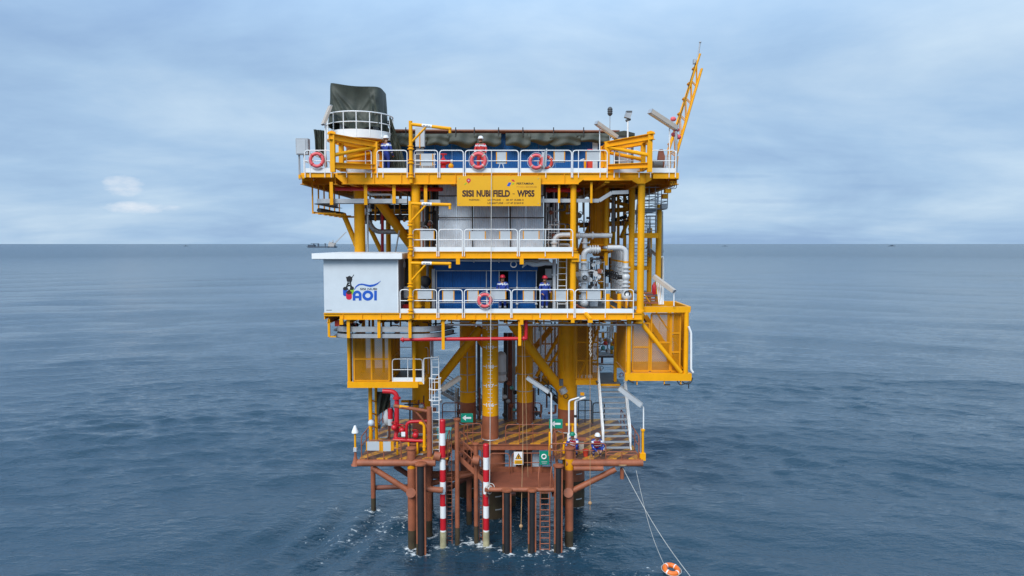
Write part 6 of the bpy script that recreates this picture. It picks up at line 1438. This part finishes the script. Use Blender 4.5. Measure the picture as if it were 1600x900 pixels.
t.part('lower_panel', SGY, b).pbox(803.8, 719, 816.7, 725, Y - .005, .004); t.part('triangle', INB, b).pprism([(805, 717.5), (815.5, 717.5), (810.2, 708)], Y - .005, .004); t.part('triangle_face', SGY, b).pprism([(806.6, 716.7), (813.9, 716.7), (810.2, 710)], Y - .008, .003); t.part('symbol', INB, b).pprism([(809.6, 716), (810.9, 716), (811.2, 712), (809.3, 712)], Y - .011, .003)
for py in (720.6, 722.4, 724): t.part('text_line', INB, b).pbox(806, py - .25, 814.5, py + .25, Y - .008, .003)
t.done()
t = Thing('muster_sign', 'green sign with a white ring on the landing rail', 'sign'); b = t.part('board', SGN); b.pbox(843, 705, 858, 726, 2.6, .02); t.part('ring', WHI, b).torus(at(850, 713.5, 2.59), .11, .035, (0, 1, 0), 20, 8); t.part('text_line', WHB, b).pbox(846, 721, 855, 722, 2.596, .003); t.part('text_line', WHB, b).pbox(847, 723.4, 854, 724.2, 2.596, .003); t.done()
t = Thing('teal_box', 'teal box mounted behind the left marker pole', 'box'); t.part('case', TEAL).pbox(683, 673, 704, 686, 2.2, .35); t.part('lid', TEAL).pbox(682, 671, 705, 673, 2.15, .45); t.part('leg', BRN).cyl((X(694, 2.4), 2.4, ZL), (X(694, 2.4), 2.4, Z(686, 2.4)), .05); t.done()
for i, (a, b_, Y) in enumerate((((795, 698), (806, 733), 4.2), ((832, 703), (842, 735), 4.0), ((701, 726), (718, 740), 5.0), ((766, 722), (782, 737), 3.9))):
    t = Thing('white_crate', ('white crate behind the left end of the landing rail', 'white crate behind the green ring sign', 'white cover low behind the left slim pile', 'pale grey box below the marked leg collar')[i], 'crate', 'pale crates under the lower deck'); t.part('case', SHT).pbox(*a, *b_, Y, .5); t.part('lid', WHB).pbox(a[0] - .6, a[1] - 1.5, b_[0] + .6, a[1], Y - .03, .56); t.done()
# white bent vent pipes and lamp by the thick leg
t = Thing('vent_pipes', 'pair of white bent vent pipes in front of the thick leg', 'pipe')
for i, px in enumerate((889, 899)): t.part('vent', WHI).tube(fillet([at(px, 690, 2.2), at(px, 626, 2.2), at(px + 16, 621, 2.0)], .12), (.045, .06)[i], 10); t.part('base', WHI).cyl(at(px, 690, 2.2), at(px, 678, 2.2), .09, 12)
t.part('dark_ring', BLK).cyl(at(899, 652, 2.2), at(899, 648, 2.2), .065, 10); t.part('yellow_stand', YEL).pbox(893, 664, 896, 698, 2.4, .1); t.part('yellow_bar', YEL).pbox(884, 662, 903, 665, 2.35, .1); t.part('tap', YEL2).pbox(907, 614, 913, 618, 2.0, .15); t.done()
lamp('white strip lamp sloping in front of the weld-banded right leg', at(824, 590, 2.4), at(857, 612, 2.2), .26, .16, [at(858, 612, 2.3), at(861.5, 616, 2.3), at(861.5, 700, 2.3)], .045, WHB)
lamp('beige strip lamp sloping down left of the pale seamed leg', at(718, 590, 3.4), at(690, 609, 3.0), .28, .18)
lamp('white strip lamp on a bent post over the right lower deck', at(968, 606, 1.2), at(1002, 633, .9), .28, .2, [at(1001, 632, .95), at(1005.5, 636, .95), at(1005.5, 672, .95)], .035, WHB)
t = Thing('yellow_lamp_post', 'yellow post with a footing box at the lower deck right corner', 'post'); t.part('post', YEL).cyl(at(1004.5, 715, .95), at(1004.5, 670, .95), .06, 12); t.part('footing', YEL).pbox(1000, 709, 1009, 720, .8, .3); t.part('collar', YEL).lathe((X(1004.5, .95, 680), .95, 0), [(.06, Z(674, .95)), (.1, Z(673.5, .95)), (.1, Z(670.5, .95)), (.06, Z(670, .95))], 12); t.part('conduit', GRY).cyl(at(1001, 715, .9), at(1001, 668, .9), .02, 6); t.done()
one('red_bucket', 'red orange bucket between the two crouching workers', 'bucket', REDF, lambda p: p.lathe((X(915, 1.1, 715), 1.1, 0), [(.10, ZL + .002), (.15, ZL + .3), (.16, ZL + .3), (.16, ZL + .33), (.13, ZL + .33), (.09, ZL + .05)], 16))
t = Thing('deck_pump', 'small brown pump stand beside the white helmeted worker', 'pump'); t.part('box', BEI).box(X(907, 1.9), X(914, 1.9), 1.9, 2.2, ZL, ZL + .55); t.part('tray', BRN).box(X(903, 1.85), X(918, 1.85), 1.8, 2.3, ZL + .552, ZL + .6); t.done()
one('grey_plank', 'grey plank lying on the striped deck near the stair foot', 'plank', GRY, lambda p: p.beam(at(956, 711, 1.4), at(986, 718, 1.0), .22, .04))
for i, (px, py) in enumerate(((859, 690), (881, 706))): one('yellow_bollard', ('yellow bollard bar left of the thick leg foot', 'short yellow bollard by the green helmeted worker')[i], 'bollard', YEL, lambda p: p.tube(fillet([at(px, py + 22, 1.6), at(px, py - 14, 1.6), at(px + 8 * i + .5, py - 14, 1.6)], .05), .06, 10))
one('hoop_guard', 'brown hoop guard behind the muster sign', 'hoop', BRN, lambda p: p.tube(fillet([at(864, 720, 2.0), at(865, 675, 2.0), at(872, 671, 2.0), at(880, 675, 2.0), at(881, 700, 2.0)], .25), .03, 8))
one('overboard_stub', 'brown vertical stub pipe below the lower deck right end', 'pipe', BRN, lambda p: p.cyl(at(972, 748, 1.0), at(972, 731, 1.0), .1, 14))
one('hawser_ring', 'orange brown rope ring on the lower deck right edge', 'rope', ROPB, lambda p: p.torus(at(973, 727, .6), .17, .035, (0, .3, 1), 20, 6))

# ------------------------------------------------------------------ ropes
def rope(label, pts, r, material, n=14, sag=0, knot=None):
    P = []
    for a, b in zip(pts[:-1], pts[1:]):
        for i in range(n):
            s = i / n; P.append(Vector(a).lerp(Vector(b), s) - Vector((0, 0, sag * math.sin(math.pi * s))))
    P.append(Vector(pts[-1])); t = Thing('rope', label, 'rope', 'ropes'); t.part('line', material).tube(P, r, 6)
    if knot: t.part('knot', material).ball(knot, .09, 10, 6)
    return t.done()
rope('long white rope hanging from the top rail past the name board', [at(768, 235, -.26), at(767, 470, -.24), at(766, 640, -.2), at(765, 762, .3)], .015, ROPE, knot=at(765, 763, .4))
one('rope_tangle', 'tangled white rope tied round the shorter banded pole', 'rope', ROPE, lambda p: [p.torus(at(764 + 3 * math.sin(i), 764 + 4 * math.cos(2 * i), .72), .12 + .03 * (i % 3), .018, (math.sin(i * 1.7), 1, math.cos(i)), 18, 6) for i in range(5)])
rope('tan rope hanging down in front of the boat landing', [at(816, 505, 1.2), at(817, 690, .9), at(814, 828, .1)], .016, ROPB, knot=at(814, 822, .1)); rope('second tan rope slightly right of the first', [at(819, 505, 1.3), at(824, 720, 1.3), at(825, 745, 1.4)], .014, ROPB)
rope('thin rope with a white end hanging right of the thick leg', [at(922, 500, .2), at(922, 700, .2), at(922, 797, .2)], .014, ROPB, knot=at(922, 786, .2))
LB = at(1049, 891, CAM.y + 1)
d_ = (LB - CAM).normalized(); k_ = (0.05 - CAM.z) / d_.z; LB = CAM + d_ * k_
buoy('orange lifebuoy floating on the sea at the end of a line', LB + Vector((0, 0, .04)), .40, ORA, nrm=(.1, -.22, 1), bands=WHI, r=.11)
d_ = (at(1090, 915, 0) - CAM).normalized(); e2 = CAM + d_ * ((0.02 - CAM.z) / d_.z)
rope('white line running from the lower deck corner to the floating lifebuoy', [at(994, 735, .8), LB + Vector((-.25, .35, .1))], .0075, ROPE, 20, .5); rope('white line running into the sea beyond the lifebuoy', [at(973, 731, .7), e2], .010, ROPE, 20, .35)
t = Thing('chain_hoist', 'pale chain hanging under the main deck right of the thick leg', 'chain')
for i in range(16): p = at(922.5 + .6 * math.sin(i), 508 + i * 3.2, .1); t.part('link', ROPE).torus(p, .045, .014, ((1, 0, 0) if i % 2 else (0, 1, 0)), 10, 5)
t.part('block', GRY).ball(at(921, 507, .1), .12, 10, 6); t.done()

# ------------------------------------------------------------------ far vessels
def vessel(name, label, px, dist, fn):
    t = Thing(name, label, 'vessel', 'far vessels on the horizon'); x = X(px, dist); fn(t, x, dist); return t.done()
HULL = mat('hull_dark', (.05, .07, .10), .6, var=.1); HUP = mat('hull_pale', (.42, .40, .38), .6, var=.15)
DV = 2600; k = DV / FPX
def barge(t, x, y):
    t.part('hull', HULL).prism([(x - 31 * k, 0), (x + 1 * k, 0), (x + 3 * k, 1.9 * k), (x - 33 * k, 1.9 * k)], y, y + 60)
    t.part('deckhouse', HULL).box(x - 32 * k, x - 22 * k, y + 5, y + 30, 1.9 * k, 4.4 * k); t.part('gantry', HULL).box(x - 28 * k, x - 15 * k, y + 10, y + 16, 6 * k, 6.7 * k); t.part('gantry_leg', HULL).box(x - 17 * k, x - 15 * k, y + 10, y + 16, 1.9 * k, 6 * k); t.part('gantry_leg', HULL).box(x - 24 * k, x - 22.5 * k, y + 10, y + 16, 4.4 * k, 6 * k)
    t.part('mast', HULL).box(x - 5.5 * k, x - 4.5 * k, y + 10, y + 14, 1.9 * k, 6.5 * k); t.part('mast_head', HULL).box(x - 6 * k, x - 4 * k, y + 9, y + 15, 5.4 * k, 6.7 * k)
def crane_vessel(t, x, y):
    t.part('hull', HULL).prism([(x - 1 * k, -1), (x + 8 * k, -1), (x + 9 * k, 1.8 * k), (x - 1.4 * k, 1.8 * k)], y, y + 50)
    t.part('deckhouse', HUP).box(x - 1.2 * k, x + 8 * k, y + 6, y + 36, 1.8 * k, 7.4 * k); t.part('bridge', HUP).box(x, x + 5 * k, y + 8, y + 28, 7.4 * k, 8.8 * k); t.part('crane_house', HUP).box(x + 6 * k, x + 10 * k, y + 8, y + 20, 4 * k, 7 * k)
    t.part('mast', HUP).box(x + 5.4 * k, x + 6.6 * k, y + 8, y + 11, 8.8 * k, 12 * k); t.part('antenna', HUP).cyl((x + .8 * k, y + 10, 8.8 * k), (x + .8 * k, y + 10, 10.5 * k), 1)
    t.part('boom', HUP).beam((x + 8 * k, y + 8, 5 * k), (x + 28 * k, y + 8, 25 * k), 2.2, 2.2); t.part('boom_lacing', HUP).beam((x + 8 * k, y + 8, 7 * k), (x + 27 * k, y + 8, 25 * k), 1.2, 1.2)
vessel('work_barge', 'low dark barge on the horizon left of the slim column', 513, DV, barge); vessel('crane_vessel', 'pale crane vessel with a raised boom on the horizon', 514.5, DV, crane_vessel)
for i, (px, w, h, lb) in enumerate(((290, 3, .8, 'tiny grey ship on the horizon at the left'), (1133, 6, .7, 'tiny flat ship on the horizon right of the platform'), (1394, 6, 1.3, 'tiny dark ship on the horizon at the right'))):
    def tiny(t, x, y, w=w, h=h):
        q = y / FPX; t.part('hull', HULL).prism([(x - w / 2 * q, 0), (x + w / 2 * q, 0), (x + w / 2 * q * 1.1, h * .5 * q), (x - w / 2 * q * 1.1, h * .5 * q)], y, y + 40); t.part('deckhouse', HULL).box(x - w / 5 * q, x + w / 8 * q, y + 8, y + 28, h * .5 * q, h * 1.1 * q); t.part('mast', HULL).cyl((x, y + 15, h * 1.1 * q), (x, y + 15, h * 1.6 * q), .4 * q, 6)
    vessel('distant_ship', lb, px, 4200, tiny)

# ------------------------------------------------------------------ people
def person(label, loc, rz, pose, cloth, helmet, vest=None, scale=1.0, look=0.0):
    J, E = {}, []
    def j(n, p, r, parent=None):
        J[n] = (Vector(p), r)
        if parent: E.append((parent, n))
    if pose == 'stand' or pose == 'lean':
        l = 0 if pose == 'stand' else -.14
        j('pel', (0, 0, .96), .155); j('bel', (0, l * .3, 1.13), .15, 'pel'); j('che', (0, l * .8, 1.33), .165, 'bel'); j('nck', (0, l, 1.50), .062, 'che'); j('hd0', (0, l - .02, 1.58), .085, 'nck'); j('hd1', (0, l - .025, 1.69), .09, 'hd0')
        arms = {1: ((.205, l, 1.42), (.27, l - .03, 1.15), (.20, l - .24, 1.02), (.17, l - .31, 1.02)), -1: ((-.205, l, 1.42), (-.28, l, 1.15), (-.24, l - .18, .95), (-.22, l - .25, .93))}
        legs = {1: ((.10, 0, .88), (.115, -.03, .5), (.12, .02, .10), (.13, -.15, .045)), -1: ((-.10, 0, .88), (-.115, -.02, .5), (-.125, .05, .10), (-.14, -.12, .045))}
    else:
        j('pel', (0, .10, .36), .16); j('bel', (0, .02, .52), .155, 'pel'); j('che', (0, -.10, .72), .165, 'bel'); j('nck', (0, -.17, .88), .062, 'che'); j('hd0', (0, -.21, .95), .085, 'nck'); j('hd1', (0, -.24, 1.05), .09, 'hd0')
        arms = {1: ((.2, -.12, .80), (.30, -.32, .60), (.14, -.48, .44), (.09, -.54, .40)), -1: ((-.2, -.12, .80), (-.29, -.34, .58), (-.13, -.50, .42), (-.08, -.55, .37))}
        legs = {1: ((.11, .08, .34), (.22, -.36, .50), (.17, -.10, .10), (.19, -.27, .045)), -1: ((-.11, .08, .34), (-.20, -.38, .48), (-.17, -.14, .10), (-.19, -.31, .045))}
    h1 = J['hd1'][0]; j('nose', h1 + Vector((0, -.10, -.05)), .018, 'hd1')
    for s in (1, -1):
        a, l_ = arms[s], legs[s]
        j(f'sh{s}', a[0], .085, 'che'); j(f'el{s}', a[1], .062, f'sh{s}'); j(f'wr{s}', a[2], .042, f'el{s}'); j(f'ha{s}', a[3], .038, f'wr{s}')
        d = (Vector(a[3]) - Vector(a[2])).normalized(); sd_ = d.cross(Vector((0, 0, 1))).normalized(); dn = Vector((0, 0, -1))
        for q in range(4):
            b0 = Vector(a[3]) + d * .04 + sd_ * (-.03 + .02 * q); ln = (.035, .042, .04, .03)[q]
            j(f'f{s}{q}', b0 + d * .01, .011, f'ha{s}'); j(f'g{s}{q}', b0 + d * ln + dn * .015, .010, f'f{s}{q}'); j(f'k{s}{q}', b0 + d * (ln + .015) + dn * .04, .009, f'g{s}{q}')
        b0 = Vector(a[3]) + sd_ * (-.045 * s) ; j(f't{s}', b0 + d * .01, .012, f'ha{s}'); j(f'u{s}', b0 + d * .035 + dn * .02, .010, f't{s}')
        j(f'hi{s}', l_[0], .105, 'pel'); j(f'kn{s}', l_[1], .075, f'hi{s}'); j(f'an{s}', l_[2], .055, f'kn{s}'); j(f'to{s}', l_[3], .045, f'an{s}')
    keys = list(J); me = bpy.data.meshes.new('sk')
    me.from_pydata([tuple(J[k][0]) for k in keys], [(keys.index(a), keys.index(b)) for a, b in E], [])
    o = bpy.data.objects.new('sk', me); C.objects.link(o)
    sk = o.modifiers.new('s', 'SKIN'); sk.use_smooth_shade = True
    for i, k in enumerate(keys):
        sv = me.skin_vertices[0].data[i]; sv.radius = (J[k][1], J[k][1]); sv.use_root = (k == 'pel')
    ss = o.modifiers.new('u', 'SUBSURF'); ss.levels = 2; ss.render_levels = 2
    dg = bpy.context.evaluated_depsgraph_get(); em = bpy.data.meshes.new_from_object(o.evaluated_get(dg))
    vs_ = [v.co.copy() for v in em.vertices]; fs = [tuple(p.vertices) for p in em.polygons]
    bpy.data.objects.remove(o); bpy.data.meshes.remove(em)
    t = Thing('person', label, 'person', 'workers in coveralls')
    M = Matrix.Rotation(rz, 3, 'Z'); loc = Vector(loc)
    zmin = min(v.z for v in vs_)
    W = lambda v: loc + M @ (Vector((v.x, v.y, v.z - zmin)) * scale)
    b = t.part('body', cloth); b.mats = [cloth, SKIN, BOOT, REFL]; b.mi = []
    b.add([W(v) for v in vs_], fs)
    skin_keys = [k for k in keys if k[:2] in ('hd', 'no', 'nc') or k[0] in 'fgktu' and k[:2] != 'kn' or k[:2] == 'ha']
    for f in fs:
        c = Vector((0, 0, 0))
        for i in f: c += vs_[i]
        c /= len(f)
        k = min(keys, key=lambda q: (J[q][0] - c).length - J[q][1] * .5)
        mi = 0
        if k in skin_keys: mi = 1
        elif k[:2] in ('to',) or (k[:2] == 'an' and (c - J[k][0]).length < .1): mi = 2
        else:
            for s in (1, -1):
                e0, e1 = J[f'el{s}'][0], J[f'wr{s}'][0]
                if k in (f'el{s}', f'wr{s}') and abs((c - e0).dot((e1 - e0).normalized()) - .10) < .035: mi = 3
                k0, k1 = J[f'kn{s}'][0], J[f'an{s}'][0]
                if k in (f'kn{s}', f'an{s}') and abs((c - k0).dot((k1 - k0).normalized()) - .24) < .04: mi = 3
            if k in ('che', 'bel', 'sh1', 'sh-1') and abs((c - J['che'][0]).z - .06) < .035: mi = 3
        b.mi.append(mi)
    # helmet, face
    hp = J['hd1'][0] + Vector((0, .0, .03)); hm = t.part('helmet', helmet)
    n = 18; prof = [(.165, -.005, 1.18), (.165, .01, 1.18), (.138, .012, 1.08), (.135, .06, 1.08), (.115, .105, 1.06), (.07, .135, 1.03), (.02, .145, 1)]
    hv = []; hf = []
    for r_, z_, e_ in prof:
        for q in range(n):
            a = 2 * math.pi * q / n; y = math.sin(a) * r_ * (e_ if math.sin(a) < 0 else 1.04); hv.append(W(hp + Vector((math.cos(a) * r_ * .92, y, z_))))
    for i in range(len(prof) - 1):
        for q in range(n): hf.append((i * n + q, i * n + (q + 1) % n, (i + 1) * n + (q + 1) % n, (i + 1) * n + q))
    hf.append(tuple((len(prof) - 1) * n + q for q in range(n))); hf.append(tuple(range(n - 1, -1, -1))); hm.add(hv, hf)
    for s in (1, -1): t.part('eye', BOOT).ball(W(h1 + Vector((.036 * s, -.092, -.01))), .012 * scale, 8, 5)
    t.part('mouth', LGR).ball(W(h1 + Vector((0, -.088, -.085))), .016 * scale, 8, 5, (1.6, .6, .45))
    for s in (1, -1): t.part('ear', SKIN).ball(W(h1 + Vector((.092 * s, 0, -.03))), .026 * scale, 8, 5, (.5, .7, 1.2))
    if vest:
        c0, c1 = J['bel'][0] - Vector((0, 0, .06)), J['che'][0] + Vector((0, 0, .10))
        v_ = t.part('vest', vest); pts = []
        rows = 8; nn = 20
        for i in range(rows + 1):
            c = c0.lerp(c1, i / rows); rx = .205 + .03 * math.sin(i / rows * 3.1); ry = .185
            for q in range(nn):
                a = 2 * math.pi * q / nn; pts.append(W(c + Vector((math.cos(a) * rx, math.sin(a) * ry, 0))))
        v_.add(pts, [(i * nn + q, i * nn + (q + 1) % nn, (i + 1) * nn + (q + 1) % nn, (i + 1) * nn + q) for i in range(rows) for q in range(nn)])
        for zf in (.3, .62):
            c = c0.lerp(c1, zf); pt = [W(c + Vector((math.cos(2 * math.pi * q / 20) * .238, math.sin(2 * math.pi * q / 20) * .192, 0))) for q in range(20)]
            t.part('vest_band', REFL, v_).tube(pt, .016, 6, closed=True)
    return t.done()
HW = mat('helmet_white', (.80, .80, .80), .3, var=.04); HR = mat('helmet_red', (.60, .02, .05), .3, var=.05); HG = mat('helmet_green', (.01, .22, .12), .3, var=.05)
VR = mat('vest_red', (.40, .02, .04), .7, var=.15)
p = at(603.5, 264, .9); person('worker in blue coverall and white helmet on the top deck', (p.x, .9, ZT), R(160), 'stand', NAVY, HW)
p = at(751, 262, .8); person('worker in red coverall and white helmet behind a lifebuoy', (p.x, .8, ZT), R(5), 'lean', REDC, HW, scale=.96)
p = at(785.5, 484, .75); person('left worker in blue coverall and red helmet on the main deck', (p.x, .75, ZD), R(-8), 'stand', NAVY, HR, scale=.95)
p = at(851, 484, .75); person('right worker in blue coverall and red helmet on the main deck', (p.x, .75, ZD), R(20), 'stand', NAVY, HR, scale=.93)
p = at(898, 716, 1.3); person('crouching worker in green helmet and dark red vest on the lower deck', (p.x, 1.3, ZL), R(-35), 'crouch', NAVY, HG, VR)
p = at(931, 716, 1.2); person('crouching worker in white helmet and blue coverall on the lower deck', (p.x, 1.2, ZL), R(10), 'crouch', NAVY, HW, VR)
